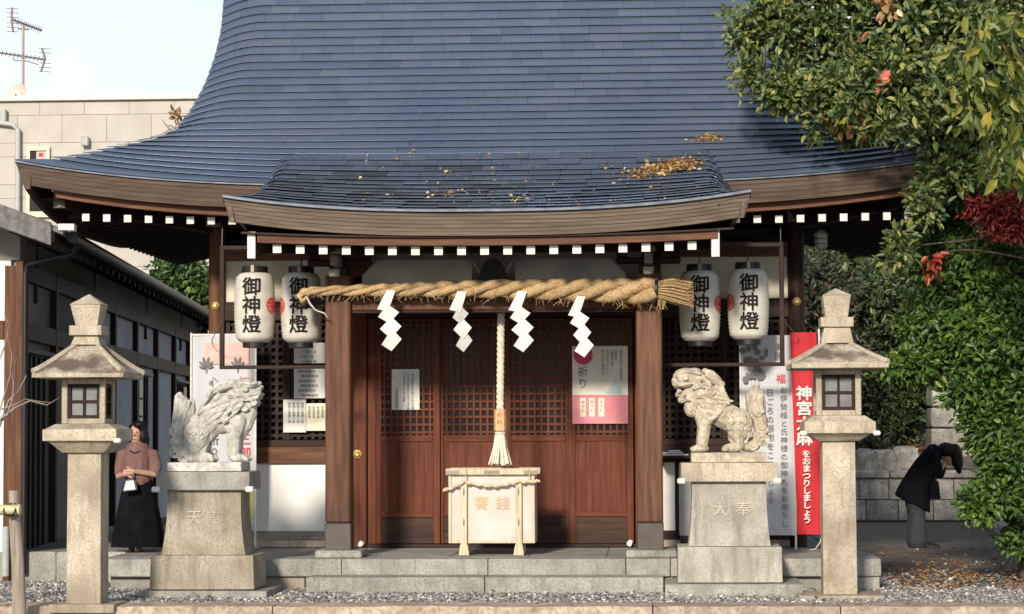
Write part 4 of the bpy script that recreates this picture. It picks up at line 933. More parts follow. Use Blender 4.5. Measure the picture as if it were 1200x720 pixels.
r, xa, xb, z0, z1 = sheetpaper('poster', 670.5, 735.5, 406, 497, -.02, mk('poster_paper', (.76, .72, .60), (.84, .80, .70), scale=3, rough=.5, bump=.03), 'cream and pink poster with magenta sun on the rightmost door', 'poster')
yq = -.028; box('pink_band', xa + .002, xb - .002, yq, yq + .001, z0 + .002, wz(463.5, yq), M_PINK, r, bev=0)
for q in (683, 693.5, 704.5): box('card_print', wx(q - 3.4, yq), wx(q + 3.4, yq), yq - .003, yq - .002, wz(489, yq), wz(467, yq), M_CREAMPAPER, r, bev=0)
for q in (683, 693.5, 704.5): text('lettering', '御守札', wx(q, yq), yq - .004, wz(470, yq), .04, M_GREYINK, r, res=1, line=1.2)
dsc = MB(); cx_, cz_ = wx(683.5, yq), wz(417, yq); n = 28; Rr = .108
dv = [(max(xa + .003, cx_ + Rr * cos(2 * pi * k / n)), yq, min(z1 - .003, cz_ + Rr * sin(2 * pi * k / n))) for k in range(n)]; dsc.add(dv + [(a, b + .001, c) for a, b, c in dv], [tuple(range(n)), tuple(range(2 * n - 1, n - 1, -1))]).build('sun_disc', M_HOTPINK, r)
text('lettering', '祈り', wx(683, yq), yq - .001, wz(430, yq), .125, M_GREYINK, r, line=1.1)
for q, tx in ((707, '新しい年の御神札を'), (712, 'おまつりしましょう'), (717.5, '天照皇大神宮'), (722, '氏神さま'), (728, '神棚にお祀りし家内安全')): text('lettering', tx, wx(q, yq), yq - .001, wz(411, yq), .032, M_GREYINK, r, res=1)
mb = MB(); mb.add([(wx(709, yq), yq - .0005, wz(462, yq)), (wx(731, yq), yq - .0005, wz(462, yq)), (wx(722, yq), yq - .0005, wz(446, yq))], [(0, 1, 2)]); mb.build('mountain_print', M_PALEBLUE, r)
for pxa, pxb, pya, pyb, mt, lab, tx in ((344.5, 381, 402, 426, M_WPAPER, 'white notice under the second lantern, topmost on the left lattice', 'お知らせ'),
        (344.5, 381, 430.5, 467, M_WPAPER, 'wide white notice in the middle of the left lattice window', '御祈祷受付'), (332, 358.5, 468.5, 507, M_WPAPER, 'tall white notice at the lower left of the left lattice', '参拝の皆様へ'),
        (359, 382, 473, 505, M_CREAMPAPER, 'small pale yellow notice at the bottom right of the left lattice', '初詣')):
    r, xa, xb, z0, z1 = sheetpaper('notice', pxa, pxb, pya, pyb, -.03 - (pxa > 350) * .006, mt, lab, 'notice', group=None)
    if pxb - pxa > 30:
        for j, zt3 in enumerate(np.arange(z1 - .03, z0 + .03, -.055)): text('lettering', tx, (xa + xb) / 2 - .03 + .03 * (j % 2), -.04, zt3, .04, M_GREYINK, r, res=1, vertical=False)
    else:
        for j, xq in enumerate(np.arange(xb - .04, xa + .03, -.05)): text('lettering', (tx * 2)[:7], xq, -.048, z1 - .03, .034, M_GREYINK, r, res=1)
# paper slips on the ledge in the right bay
lg = root('writing_ledge', (wx(790, -.45), -.4, wz(536, -.45)), 'narrow dark ledge under the right lattice window', 'ledge')
box('ledge_board', wx(771, -.5), wx(830, -.5), -.5, -.06, wz(538, -.5), wz(535, -.5), WD['dark', 'x'], lg)
pp = root('paper_stack', (wx(792, -.45), -.4, wz(535, -.45)), 'stack of folded white slips on the ledge behind the right lion', 'papers')
for k, (a, b, z) in enumerate(((776, 806, 0), (773, 800, .022), (783, 797, .044))): box('slip', wx(a, -.45), wx(b, -.45), -.47 + .01 * k, -.25, wz(535, -.47) + z + .003, wz(535, -.47) + z + .018, M_WPAPER, pp, bev=.002)
bt = root('white_box', (wx(803, -.3), -.3, ZP), 'grey-white box standing on the platform behind the right lion pedestal', 'box')
box('box_body', wx(795, -.4), wx(822, -.4), -.4, -.12, ZP + .14, wz(543, -.4), M_PIPE, bt, bev=.01); box('box_foot', wx(796, -.4), wx(822, -.4), -.38, -.14, ZP, ZP + .139, M_DARKMETAL, bt)
# small doorstop stones at the threshold
for px, py, lab in ((423, 634, 'small white stone at the left foot of the doors'), (738, 637, 'small white stone at the right foot of the doors')):
    p = at(px, py, -.15); mb = MB().ell((p[0], -.15, ZP + .045), (.032, .025, .04)); o = mb.build('salt_stone', M_WPAPER, None, smooth=30, rough=.022); tag(o, lab, 'stone', 'stones at the foot of the doors')

# ================================================================== banners
def cloth(name, x0, x1, z0, z1, Y, mat, parent, lean=0, top=0):
    V = []; n, m = 10, 26
    for j in range(m + 1):
        for i in range(n + 1):
            u = i / n; v = j / m; x = x0 + (x1 - x0) * u + lean * (v - .5); z = z0 + (z1 - z0) * v + top * u * v; V.append((x, Y + .012 * sin(u * 5 + v * 2) + .010 * sin(v * 7 + u * 3) * (1 - v), z))
    return MB().add(V, [(j * (n + 1) + i, j * (n + 1) + i + 1, (j + 1) * (n + 1) + i + 1, (j + 1) * (n + 1) + i) for j in range(m) for i in range(n)]).build(name, mat, parent, smooth=80)
LB = -.45
bl = root('white_banner', (wx(262, LB), LB, ZP), 'tall white banner with leaf crests standing behind the left stone lion', 'banner')
x0, x1, z0, z1 = wx(224, LB), wx(299.5, LB), wz(612, LB), wz(391, LB)
cloth('cloth', x0, x1, z0, z1, LB, M_BANW, bl)
box('red_wash_print', wx(240, LB), wx(292, LB), LB - .022, LB - .021, wz(425, LB), wz(400, LB), M_PALEPINK, bl, bev=0)
box('yellow_print', wx(270, LB), wx(298, LB), LB - .022, LB - .021, wz(608, LB), wz(560, LB), M_YELGREEN, bl, bev=0)
for q in (242, 279):
    c_ = (wx(q, LB), LB - .03, wz(430, LB)); mb = MB()
    for a in (-75, -45, -15, 15, 45, 75):
        L_ = .12 * (1 - abs(a) / 190); mb.ell((c_[0] + sin(radians(a)) * L_ * .7, c_[1], c_[2] + cos(radians(a)) * L_ * .7), (L_ * .16, .001, L_ * .5), 8, 5, rot=-radians(a))
    mb.box(c_[0] - .005, c_[0] + .005, c_[1] - .001, c_[1] + .001, c_[2] - .05, c_[2] + .04); mb.build('crest_print', M_GREYINK, bl)
text('lettering', '心をこめて祈りを捧げ', wx(251, LB), LB - .028, wz(440, LB), .125, M_GREYINK, bl, line=1.05)
text('lettering', '初詣七五三御奉拝', wx(287, LB), LB - .028, wz(440, LB), .15, M_REDINK, bl, line=1.05)
for x in (x0, x1): MB().tube([(x, LB, ZP), (x, LB, z1 + .03)], .012, 8).build('banner_pole', M_WHITE, bl)
MB().tube([(x0, LB, z1 + .005), (x1, LB, z1 + .005)], .012, 8).build('banner_pole', M_WHITE, bl)
for x in (x0, x1): box('banner_foot', x - .03, x + .03, LB - .18, LB + .18, ZP, ZP + .025, M_PIPE, bl)
RB = -.7
b2 = root('white_banner', (wx(905, RB), RB, ZP), 'white banner with grey brush lettering between the right lion and the red banner', 'banner')
cloth('cloth', wx(868, RB + .05), wx(931, RB), wz(628, RB), wz(395, RB), RB + .02, M_BANW, b2)
for q, s0, tx, sz in ((918, 455, 'お伊勢様と氏神様の御神札をお祀りし', .082), (902, 458, '日ごろの感謝をこめましょう', .088)): text('lettering', tx, wx(q, RB), RB - .012, wz(s0, RB), sz, M_GREYINK, b2, line=1.12)
text('lettering', '天照', wx(913, RB), RB - .012, wz(405, RB), .10, M_GREYINK, b2); text('lettering', '福', wx(915, RB), RB - .012, wz(440, RB), .11, M_CREST, b2)
ik = MB()
for i in range(16):
    ik = MB(); px, py = random.uniform(868, 905), random.uniform(405, 450); c_ = (wx(px, RB), RB - .018 - i * .0002, wz(py, RB)); ik.ell(c_, (random.uniform(.015, .05), .002, random.uniform(.02, .06)), 9, 5, rot=random.uniform(-1, 1)); ik.build('ink_stroke', M_GREYINK, b2)
for x in (wx(931, RB),): MB().tube([(x, RB + .03, ZP), (x, RB + .03, wz(393, RB))], .012, 8).build('banner_pole', M_WHITE, b2)
MB().tube([(wx(868, RB), RB + .03, ZP), (wx(868, RB), RB + .03, wz(393, RB))], .012, 8).build('banner_pole', M_WHITE, b2)
RR = RB - .06
b3 = root('red_banner', (wx(947, RR), RR, ZP), 'red banner with white lettering standing behind the right stone lantern', 'banner')
rc = cloth('cloth', wx(931.5, RR, 628), wx(962.5, RR, 628), wz(627, RR), wz(392, RR), RR, M_BANR, b3, lean=-.06)
text('lettering', '神宮大麻', wx(942, RR), RR - .03, wz(454, RR), .165, M_WPAPER, b3, bold=.005, line=1.0, sx=1.1)
text('lettering', 'をおまつりしましょう', wx(944, RR), RR - .03, wz(529, RR), .086, M_WPAPER, b3, bold=.003, line=.93, sx=1.15)
text('lettering', 'じんぐうたいま', wx(955, RR), RR - .03, wz(457, RR), .05, M_WPAPER, b3, res=1, line=1.6)
MB().tube([(wx(963, RR), RR + .02, ZP), (wx(960.5, RR), RR + .02, wz(388, RR))], .012, 8).build('banner_pole', M_WHITE, b3)
MB().tube([(wx(961, RR), RR, wz(626, RR)), (wx(959, RR), RR - .01, wz(636, RR)), (wx(953, RR), RR - .02, wz(644, RR)), (wx(947, RR), RR - .03, wz(645, RR))], .006, 5).build('cord', M_CORD, b3)

# ================================================================== stone lanterns
def stone_lantern(px, pyb, px_half, stain, lab, right):
    g0 = gr(px, pyb, 0.05); cy0 = float(g0[1]); cx = float(g0[0]); s = lambda p: wz(p, cy0, px)
    k = (cy0 - CAM[1]) / F; dpt = px_half * k
    r = root('stone_lantern', (cx, cy0 + dpt, 0), lab, 'stone lantern', 'stone lanterns flanking the shrine')
    cy = cy0 + dpt; W = lambda half: half * k
    dy = 0 if right else 7        # the left lantern stands a little lower in the picture
    def f(name, p0, w0, p1, w1, bev=.008, mat=M_STONE_W, **kw): return MB().frus(cx, cy, s(p0), W(w0), W(w0), s(p1), W(w1), W(w1)).build(name, mat, r, bev=bev, seg=2, rough=.0025, sub=1, **kw)
    return r, cx, cy, k, s, W, f
def make_lantern(px, P, lab, right):
    r, cx, cy, k, s, W, f = stone_lantern(px, P['post_b'], P['post_w0'], 0, lab, right)
    box('base_slab', cx - W(P['base_w']), cx + W(P['base_w']), cy - W(P['base_w']) * .8, cy + W(P['base_w']) * .8, -.03, s(P['post_b']) , M_STONE_W, r, bev=.012, seg=2, rough=.004, sub=1)
    f('post', P['post_b'], P['post_w0'], P['post_t'], P['post_w1'])
    a = P['plat']                     # y of: bottom, chamfer top, rim top, upper top
    f('platform_stone', a[0], P['post_w1'] * 1.25, a[1], P['pw'] * .9); f('platform_stone', a[1], P['pw'], a[2], P['pw']); f('platform_stone', a[2], P['pw'] * .96, a[3], P['pw'] * .72)
    fb, ft = P['fire']; fw = P['fw']; zb_, zt_ = s(fb), s(ft)
    # fire box: four corner posts with lattice windows between
    t = W(fw) * .26
    for sx_ in (-1, 1):
        for sy_ in (-1, 1): box('firebox_post', cx + sx_ * W(fw), cx + sx_ * (W(fw) - t), cy + sy_ * W(fw), cy + sy_ * (W(fw) - t), zb_, zt_, M_STONE_W, r, bev=.006)
    for q0, q1 in ((zb_, zb_ + .05), (zt_ - .05, zt_)):
        box('firebox_rail', cx - W(fw) + t, cx + W(fw) - t, cy - W(fw) + .006, cy + W(fw) - .006, q0, q1, M_STONE_W, r); box('firebox_rail', cx - W(fw) + .006, cx + W(fw) - .006, cy - W(fw) + t, cy + W(fw) - t, q0 + .001, q1 - .001, M_STONE_W, r)
    hwid = W(fw) - t; z0, z1 = zb_ + .05, zt_ - .05
    for rot in range(2):
        wn = MB().box(cx - hwid, cx + hwid, cy - W(fw) + .05, cy - W(fw) + .055, z0, z1) if rot == 0 else MB().box(cx + W(fw) - .055, cx + W(fw) - .05, cy - hwid, cy + hwid, z0, z1)
        wn = wn.build('window', M_GLASS_L, r)
        for a0, a1 in ((-1, -.8), (.8, 1), (-.07, .07)):
            if rot == 0:
                box('window_bar', cx + a0 * hwid, cx + a1 * hwid, cy - W(fw) + .022, cy - W(fw) + .045, z0, z1, WD['dark', 'z'], wn, bev=.002)
                box('window_bar', cx - hwid, cx + hwid, cy - W(fw) + .024, cy - W(fw) + .043, (z0 + z1) / 2 + a0 * (z1 - z0) / 2, (z0 + z1) / 2 + a1 * (z1 - z0) / 2, WD['dark', 'x'], wn, bev=.002)
            else:
                box('window_bar', cx + W(fw) - .045, cx + W(fw) - .022, cy + a0 * hwid, cy + a1 * hwid, z0, z1, WD['dark', 'z'], wn, bev=.002)
                box('window_bar', cx + W(fw) - .043, cx + W(fw) - .024, cy - hwid, cy + hwid, (z0 + z1) / 2 + a0 * (z1 - z0) / 2, (z0 + z1) / 2 + a1 * (z1 - z0) / 2, WD['dark', 'x'], wn, bev=.002)
    # roof: thick rim, concave hips with raised ridges
    rb, rr_, rt = P['roof']; rw = P['rw']; zr0, zr1, zr2 = s(rb), s(rr_), s(rt)
    mb = MB(); lv = [(zr0, rw * .93), (zr0 + .006, rw), (zr1, rw * .985)] ; V = []
    for i in range(1, 7): t_ = i / 6; lv.append((zr1 + (zr2 - zr1) * (t_ ** 1.15), rw * .985 + (P['nk'] * .75 - rw * .985) * t_))
    for z, w_ in lv:
        for sx_, sy_ in ((-1, -1), (1, -1), (1, 1), (-1, 1)): V.append((cx + sx_ * W(w_), cy + sy_ * W(w_), z))
    Fc = [(i * 4 + q, i * 4 + (q + 1) % 4, (i + 1) * 4 + (q + 1) % 4, (i + 1) * 4 + q) for i in range(len(lv) - 1) for q in range(4)] + [(3, 2, 1, 0), tuple(range(len(lv) * 4 - 4, len(lv) * 4))]
    mb.add(V, Fc).build('roof_stone', M_STONE_ROOF, r, bev=.004, rough=.003)
    for q, (sx_, sy_) in enumerate(((-1, -1), (1, -1), (1, 1), (-1, 1))):
        pts = [Vector((cx + sx_ * W(w_) * 1.0, cy + sy_ * W(w_) * 1.0, z + .004)) for z, w_ in lv[2:]]
        MB().tube(pts, [.036, .034, .032, .03, .028, .026, .024], 6).build('roof_ridge_stone', M_STONE_W, r, smooth=50)
    mbr = MB()
    for sx_, sy_ in ((0, -1), (1, 0), (0, 1), (-1, 0)):
        a_, b_ = (W(rw) + .004, .02); 
    f('roof_rim_stone', rb - .8, rw * 1.008, rb - 5.6, rw * 1.008, mat=M_STONE_W, bev=.006)
    # jewel: neck, slab, flared block with a pyramid
    n = P['jewel']                    # neck bottom, slab bottom, slab top, block top, tip
    f('neck_stone', n[0], P['nk'] * 1.05, n[1], P['nk'] * .82); f('collar_stone', n[1], P['sw'], n[2], P['sw']); f('finial_stone', n[2], P['bw0'], n[3], P['bw1'])
    MB().frus(cx, cy, s(n[3]), W(P['bw1'] * 1.06), W(P['bw1'] * 1.06), s(n[4]), .006, .006).build('finial_stone', M_STONE_W, r, bev=.004)
    for q, (sx_) in enumerate(P['pads']): 
        xx = cx + sx_ * W(P['pw'] + 1); box('corner_pad', xx - .035, xx + .035, cy - W(P['pw']) - .02, cy - W(P['pw']) + .05, s(a[1] + 2.5), s(a[1] - 3), M_WHITE, r, bev=.012)
    return r
make_lantern(985, dict(post_b=697, post_t=517, post_w0=19.5, post_w1=19, base_w=49, plat=(517, 508, 494, 487), pw=41, fire=(487, 433), fw=26, roof=(433, 426, 402), rw=55, nk=18, sw=19, bw0=13, bw1=16.5, jewel=(402, 383, 371.5, 346, 337), pads=(1, -1)),
             'sunlit tan stone lantern standing before the red banner', True)
make_lantern(97.5, dict(post_b=708, post_t=531, post_w0=20.5, post_w1=20, base_w=39, plat=(531, 517, 503, 497), pw=44, fire=(497, 444), fw=26, roof=(444, 437, 404), rw=54, nk=17, sw=19.5, bw0=13, bw1=18.5, jewel=(404, 393, 381.5, 357, 344), pads=(1,)),
             'tan stone lantern with a dark weathered roof beside the left building', False)

# ================================================================== lion statues on pedestals
def pedestal(name, px, yf, P, mat, lab, label_pos):
    """P in photo pixels: tiers (y_bottom, y_top, half-width bottom, half-width top)"""
    k = (yf - CAM[1]) / F; cx = wx(px, yf, 650); s = lambda p: wz(p, yf, px); W = lambda h: h * k
    r = root(name, (cx, yf + .4, 0), lab, 'pedestal', 'pedestals of the stone lions')
    cy = yf + W(P['ground'][1]) * .72
    D = .72
    tt = P['tiers']
    MB().frus(cx + W(P['ground'][2]), cy, -.04, W(P['ground'][1]), W(P['ground'][1]) * D, s(P['ground'][0]), W(P['ground'][1]), W(P['ground'][1]) * D).build('ground_slab', M_STONE_G, r, bev=.01, seg=2, rough=.003, sub=1)
    for nm, p0, p1, w0, w1, mt in tt[:1]: MB().frus(cx, cy, s(p0), W(w0), W(w0) * D, s(p1), W(w1), W(w1) * D).build(nm, mt, r, bev=.01, seg=2, rough=.003, sub=1)
    # curved shaft
    nm, p0, p1, w0, w1, mt = tt[1]; V = []; n = 10
    for i in range(n + 1):
        t = i / n; w_ = w1 + (w0 - w1) * (1 - t) ** 2.6; z = s(p0) + (s(p1) - s(p0)) * t
        for sx_, sy_ in ((-1, -1), (1, -1), (1, 1), (-1, 1)): V.append((cx + sx_ * W(w_), cy + sy_ * W(w_) * D, z))
    Fc = [(i * 4 + q, i * 4 + (q + 1) % 4, (i + 1) * 4 + (q + 1) % 4, (i + 1) * 4 + q) for i in range(n) for q in range(4)] + [(3, 2, 1, 0), tuple(range(n * 4, n * 4 + 4))]
    MB().add(V, Fc).build(nm, mt, r, smooth=35)
    for nm, p0, p1, w0, w1, mt in tt[2:]: MB().frus(cx, cy, s(p0), W(w0), W(w0) * D, s(p1), W(w1), W(w1) * D).build(nm, mt, r, bev=.008, seg=2, rough=.003, sub=1)
    yc = cy - W(tt[1][4]) * D - .006
    for ch, pxx, pyy in label_pos: text('carved_lettering', ch, wx(pxx, yc, pyy), yc, wz(pyy, yc, pxx), .155, M_CARVE, r, depth=.009, bold=.001)
    w_ = tt[2][3]
    for q in P['pads']: xx = cx + q * W(w_); box('corner_pad', xx - .04, xx + .04, cy - W(w_) * D - .03, cy - W(w_) * D + .05, s(tt[2][1]) - .02, s(tt[2][1]) + .035, M_WHITE, r, bev=.012)
    return cx, cy, s(tt[-1][2]), k
M_CARVE = mk('carved_stone_groove', (.40, .36, .28), (.50, .46, .38), scale=9, rough=.9, bump=.3)
lc = pedestal('lion_pedestal', 234.5, -3.60, dict(ground=(693, 76, 3), pads=(-1, 1), tiers=[('base_block', 692, 652, 62.5, 61, M_STONE_O), ('shaft', 651.5, 575, 50.5, 44, M_STONE_O), ('cap_slab', 575, 553.5, 56, 56, M_STONE_G), ('plinth', 553, 542.5, 44.5, 44.5, M_LION_L)]),
              M_STONE_O, 'olive-grey granite pedestal carrying the left stone lion', [('天', 228, 599), ('奉', 252, 599)])
rc_ = pedestal('lion_pedestal', 856, -3.35, dict(ground=(685, 80, 4), pads=(-1, 1), tiers=[('base_block', 684, 642, 61, 60.5, M_STONE_R), ('shaft', 641.5, 565, 48, 43.5, M_STONE_R), ('cap_slab', 565, 543, 56, 56, M_STONE_W), ('plinth', 542.5, 531, 44, 44, M_LION_R)]),
               M_STONE_R, 'pale grey granite pedestal carrying the right stone lion', [('犬', 844, 588), ('奉', 871, 588)])
def lion(name, lab, cx, cy, z0, ox, oy, u, els, mat, flip, zones=(), grooves=()):
    """els are given in carving units (x right, y down from a drawn outline), u metres per unit"""
    r = root(name, (cx, cy, z0), lab, 'lion statue', 'stone guardian lions'); mb = MB()
    P = lambda x, y, d=0: (cx + (x - ox) * u, cy + d * u, z0 + (oy - y) * u)
    for e in els:
        if e[0] == 'e':
            _, x, y, rx, ry, rd, d, rot = e
            for sg in ((-1, 1) if d else (1,)): mb.ell(P(x, y, sg * d), (rx * u, rd * u, ry * u), rot=radians(rot))
        elif e[0] == 'c':
            _, pts, d = e
            if d >= 50 and pts[0][2] < 24: d += 12
            for sg in ((-1, 1) if d else (1,)): mb.chain([P(p[0], p[1], sg * (d + (p[3] if len(p) > 3 else 0))) for p in pts], [p[2] * u for p in pts], 10)
        elif e[0] == 's':     # spiral curl on the surface
            _, x, y, R_, w_, d = e[:6]; sp = e[6] if len(e) > 6 else 1
            d += 12
            for sg in (-1, 1):
                pts = []; rr = []
                for i in range(22):
                    t = i / 21; a = sp * t * 2.1 * 2 * pi * .75; q = R_ * (1 - t * .8); pts.append(P(x + q * cos(a), y + q * sin(a), sg * (d + t * 8))); rr.append(w_ * u * (1 - .3 * t))
                mb.tube(pts, rr, 7)
    o = remesh(mb, 'stone_body', mat, r, vox=.0068, smooth_it=1, noise_amp=.0)
    me = o.data; nv = len(me.vertices); co = np.empty(nv * 3); no = np.empty(nv * 3); me.vertices.foreach_get('co', co); me.vertices.foreach_get('normal', no); co = co.reshape(-1, 3); no = no.reshape(-1, 3)
    X = co[:, 0] / u + ox; Y = oy - co[:, 2] / u
    nz1 = np.array([mnoise.noise(Vector(c) * 14) for c in co]); nz2 = np.array([mnoise.noise(Vector(c) * 34 + Vector((3, 0, 0))) for c in co])
    d = .0016 * nz2 + .002 * nz1
    for kind, rx0, ry0, rr_, arg in zones:
        w_ = np.clip(1.35 - np.hypot((X - rx0) / rr_[0], (Y - ry0) / rr_[1]), 0, .35) / .35
        if kind == 'flow':      # strands of hair running along the direction arg
            a = radians(arg[0]); ph = (-(X) * sin(a) + (Y) * cos(a)) / arg[1] * 2 * pi + nz1 * 3.2
            g_ = np.abs(np.sin(ph / 2)) ** .6 - .6; d += w_ * g_ * arg[2]
        else:                   # round carved curls
            cxs = np.floor(X / arg[1] + .5 * (np.floor(Y / arg[1]) % 2)); fx = X / arg[1] + .5 * (np.floor(Y / arg[1]) % 2) - cxs - .5; fy = Y / arg[1] - np.floor(Y / arg[1]) - .5
            q = np.hypot(fx, fy); d += w_ * np.abs(no[:, 1]) * (np.cos(np.clip(q * 2, 0, 1) * pi * 2.4 + np.arctan2(fy, fx)) * .5 + np.clip(.5 - q, 0, .5)) * arg[2]
    for wd, dep, *pl in grooves:
        if len(pl[0]) == 3: cx_, cy_, r_ = pl[0]; dist = np.abs(np.hypot(X - cx_, Y - cy_) - r_)
        else:
            dist = np.full(nv, 1e9)
            for (x0, y0), (x1, y1) in zip(pl[:-1], pl[1:]):
                L2 = (x1 - x0) ** 2 + (y1 - y0) ** 2; t = np.clip(((X - x0) * (x1 - x0) + (Y - y0) * (y1 - y0)) / L2, 0, 1); dist = np.minimum(dist, np.hypot(X - x0 - t * (x1 - x0), Y - y0 - t * (y1 - y0)))
        d -= dep * np.exp(-(dist / wd) ** 2) * np.clip(np.abs(no[:, 1]) * 1.6, 0, 1)
    co += no * d[:, None]; me.vertices.foreach_set('co', co.ravel()); me.update()
    return o
def locks(p0, p1, n, wv, w_, d, bend=20):
    out = []
    for i in range(n):
        t = i / max(1, n - 1); a = (p0[0] + (p0[2] - p0[0]) * t, p0[1] + (p0[3] - p0[1]) * t); b = (p1[0] + (p1[2] - p1[0]) * t, p1[1] + (p1[3] - p1[1]) * t); pts = []
        for k in range(6): q = k / 5; pts.append((a[0] + (b[0] - a[0]) * q, a[1] + (b[1] - a[1]) * q + bend * sin(q * pi * 1.6 + i), w_ * (1 - .55 * q), -6 * q))
        out.append(('c', pts, d))
    return out
Ll = [('e', 545, 350, 66, 80, 66, 0, -25), ('e', 275, 475, 78, 112, 62, 52, 12), ('c', [(285, 440, 95), (360, 350, 100), (430, 270, 98)], 0), ('e', 430, 370, 85, 75, 75, 0, 20), ('e', 475, 412, 30, 30, 30, 40, 0),
      ('e', 545, 195, 112, 72, 92, 0, 10), ('e', 625, 195, 48, 42, 62, 0, 0), ('e', 655, 165, 24, 22, 40, 0, 0), ('e', 668, 155, 13, 13, 14, 22, 0), ('e', 610, 258, 58, 28, 55, 0, 14), ('c', [(520, 262, 34), (600, 272, 24)], 30),
      ('c', [(500, 235, 16), (560, 228, 15), (610, 232, 13), (655, 222, 12)], 58), ('c', [(505, 205, 13), (560, 200, 12), (620, 206, 12), (668, 200, 11)], 62), ('e', 585, 174, 20, 15, 16, 88, 0), ('c', [(520, 158, 16), (560, 138, 20), (610, 146, 18), (645, 132, 16)], 60),
      ('e', 590, 120, 34, 20, 50, 0, 0), ('e', 545, 125, 34, 24, 60, 0, 0), ('c', [(500, 135, 30), (440, 150, 30), (385, 182, 20)], 66), ('c', [(470, 125, 16), (420, 140, 14), (375, 176, 12)], 74),
      ('s', 480, 215, 30, 11, 92), ('s', 575, 280, 24, 10, 62), ('s', 635, 258, 18, 9, 58, -1), ('s', 530, 240, 22, 10, 84),
      ('c', [(530, 370, 60), (508, 470, 46), (505, 565, 40)], 42), ('c', [(598, 315, 48), (560, 390, 56), (530, 450, 46)], 0), ('e', 520, 420, 50, 50, 62, 0, 0), ('e', 535, 592, 62, 26, 34, 46, 0), ('e', 590, 597, 20, 18, 18, 34, 0), ('e', 585, 600, 18, 16, 16, 58, 0),
      ('e', 325, 590, 62, 34, 36, 60, 0), ('e', 375, 600, 20, 18, 18, 52, 0), ('e', 372, 602, 18, 16, 16, 74, 0), ('e', 250, 592, 70, 34, 60, 0, 0), ('c', [(300, 530, 50), (280, 590, 34)], 50),
      ('c', [(200, 560, 50), (165, 470, 52), (165, 400, 58), (185, 320, 64), (170, 250, 46), (158, 205, 22)], 0), ('c', [(200, 360, 40), (225, 290, 38), (235, 245, 22)], 0),
      ('s', 150, 490, 42, 13, 28), ('s', 140, 560, 38, 13, 30, -1), ('s', 190, 590, 32, 11, 34), ('s', 130, 425, 28, 10, 36)]
Ll += locks((420, 210, 560, 270), (290, 330, 450, 380), 6, 0, 19, 80, 9) + locks((360, 200, 470, 250), (300, 300, 370, 380), 3, 0, 16, 80, 6) + locks((150, 210, 225, 250), (120, 400, 200, 390), 5, 0, 12, 46, 8)
Ll += [('s', 255 + 40 * (i % 2) + 12 * (i // 2 % 2), 430 + 30 * (i // 2), 20, 8, 98 - 3 * i) for i in range(6)]
GL = [(7, .016, (500, 240), (545, 224), (590, 234), (630, 216), (672, 204)), (6, .011, (520, 266), (560, 254), (600, 266), (650, 240)), (6, .013, (585, 174, 27)), (6, .011, (530, 152), (580, 138), (620, 152), (655, 148)), (5, .010, (640, 176), (664, 182)), (7, .015, (505, 168), (440, 190), (385, 212)), (6, .012, (495, 208, 25)), (5, .010, (495, 208, 10)),
      (8, .014, (345, 375), (368, 440), (345, 515), (300, 560)), (5, .012, (528, 572), (533, 612)), (5, .012, (560, 576), (566, 612)), (5, .012, (325, 572), (330, 614)), (5, .012, (355, 578), (360, 614)),
      (5, .011, (545, 265), (470, 300), (400, 320), (320, 390)), (5, .011, (500, 250), (430, 270), (360, 300), (290, 350)), (5, .011, (550, 290), (480, 330), (420, 350), (350, 400)), (5, .010, (440, 230), (370, 260), (310, 300)), (5, .010, (540, 320), (490, 360), (440, 385)),
      (5, .011, (165, 215), (160, 290), (140, 380)), (5, .011, (190, 230), (195, 300), (170, 400)), (5, .010, (215, 250), (222, 310), (205, 370)), (5, .012, (150, 490, 24)), (5, .012, (145, 562, 22)), (5, .012, (190, 585, 18)), (6, .010, (475, 412, 30)), (5, .009, (250, 430, 20)), (5, .009, (285, 470, 20)), (5, .009, (240, 490, 18)), (5, .009, (300, 420, 16))]
GR = [(8, .022, (104, 208), (150, 216), (200, 206), (245, 196)), (6, .012, (108, 184), (150, 176), (200, 184), (255, 170)), (6, .014, (195, 152, 27)), (6, .012, (140, 134), (190, 116), (240, 124), (280, 138)), (5, .010, (118, 165, 14)), (5, .012, (165, 287, 22)), (5, .012, (215, 278, 22)), (5, .012, (272, 252, 25)), (5, .008, (272, 252, 10)), (5, .012, (300, 182, 26)), (5, .009, (300, 182, 10)), (5, .012, (350, 235, 26)), (5, .009, (350, 235, 10)),
      (7, .014, (320, 150), (380, 190), (432, 210)), (5, .011, (330, 285), (400, 300), (480, 302)), (5, .011, (300, 318), (380, 330), (450, 322)), (5, .011, (370, 255), (430, 275), (495, 300)), (5, .010, (250, 330), (270, 370), (300, 420)), (5, .010, (230, 310), (245, 350), (270, 400)), (5, .010, (275, 320), (300, 360), (330, 400)),
      (8, .014, (452, 395), (440, 460), (470, 540), (520, 585)), (5, .012, (262, 596), (266, 634)), (5, .012, (298, 596), (302, 634)), (5, .012, (468, 592), (472, 636)), (5, .012, (505, 590), (510, 636)), (5, .011, (655, 200), (630, 270), (640, 350)), (5, .011, (675, 215), (662, 290), (685, 360)), (5, .012, (690, 475, 26)), (5, .012, (700, 567, 24)), (5, .012, (630, 590, 20)), (6, .010, (335, 415, 30)), (5, .010, (335, 415, 14))]
lion('lion_statue', 'pale grey stone lion facing right on the left pedestal', lc[0], lc[1], lc[2], 345, 618, 1 / 5.14 * lc[3], Ll, M_LION_L, 1, [('flow', 180, 300, (60, 110), (-80, 26, .009)), ('curl', 265, 440, (70, 75), (0, 38, .012)), ('curl', 150, 540, (50, 70), (0, 40, .010)), ], GL)
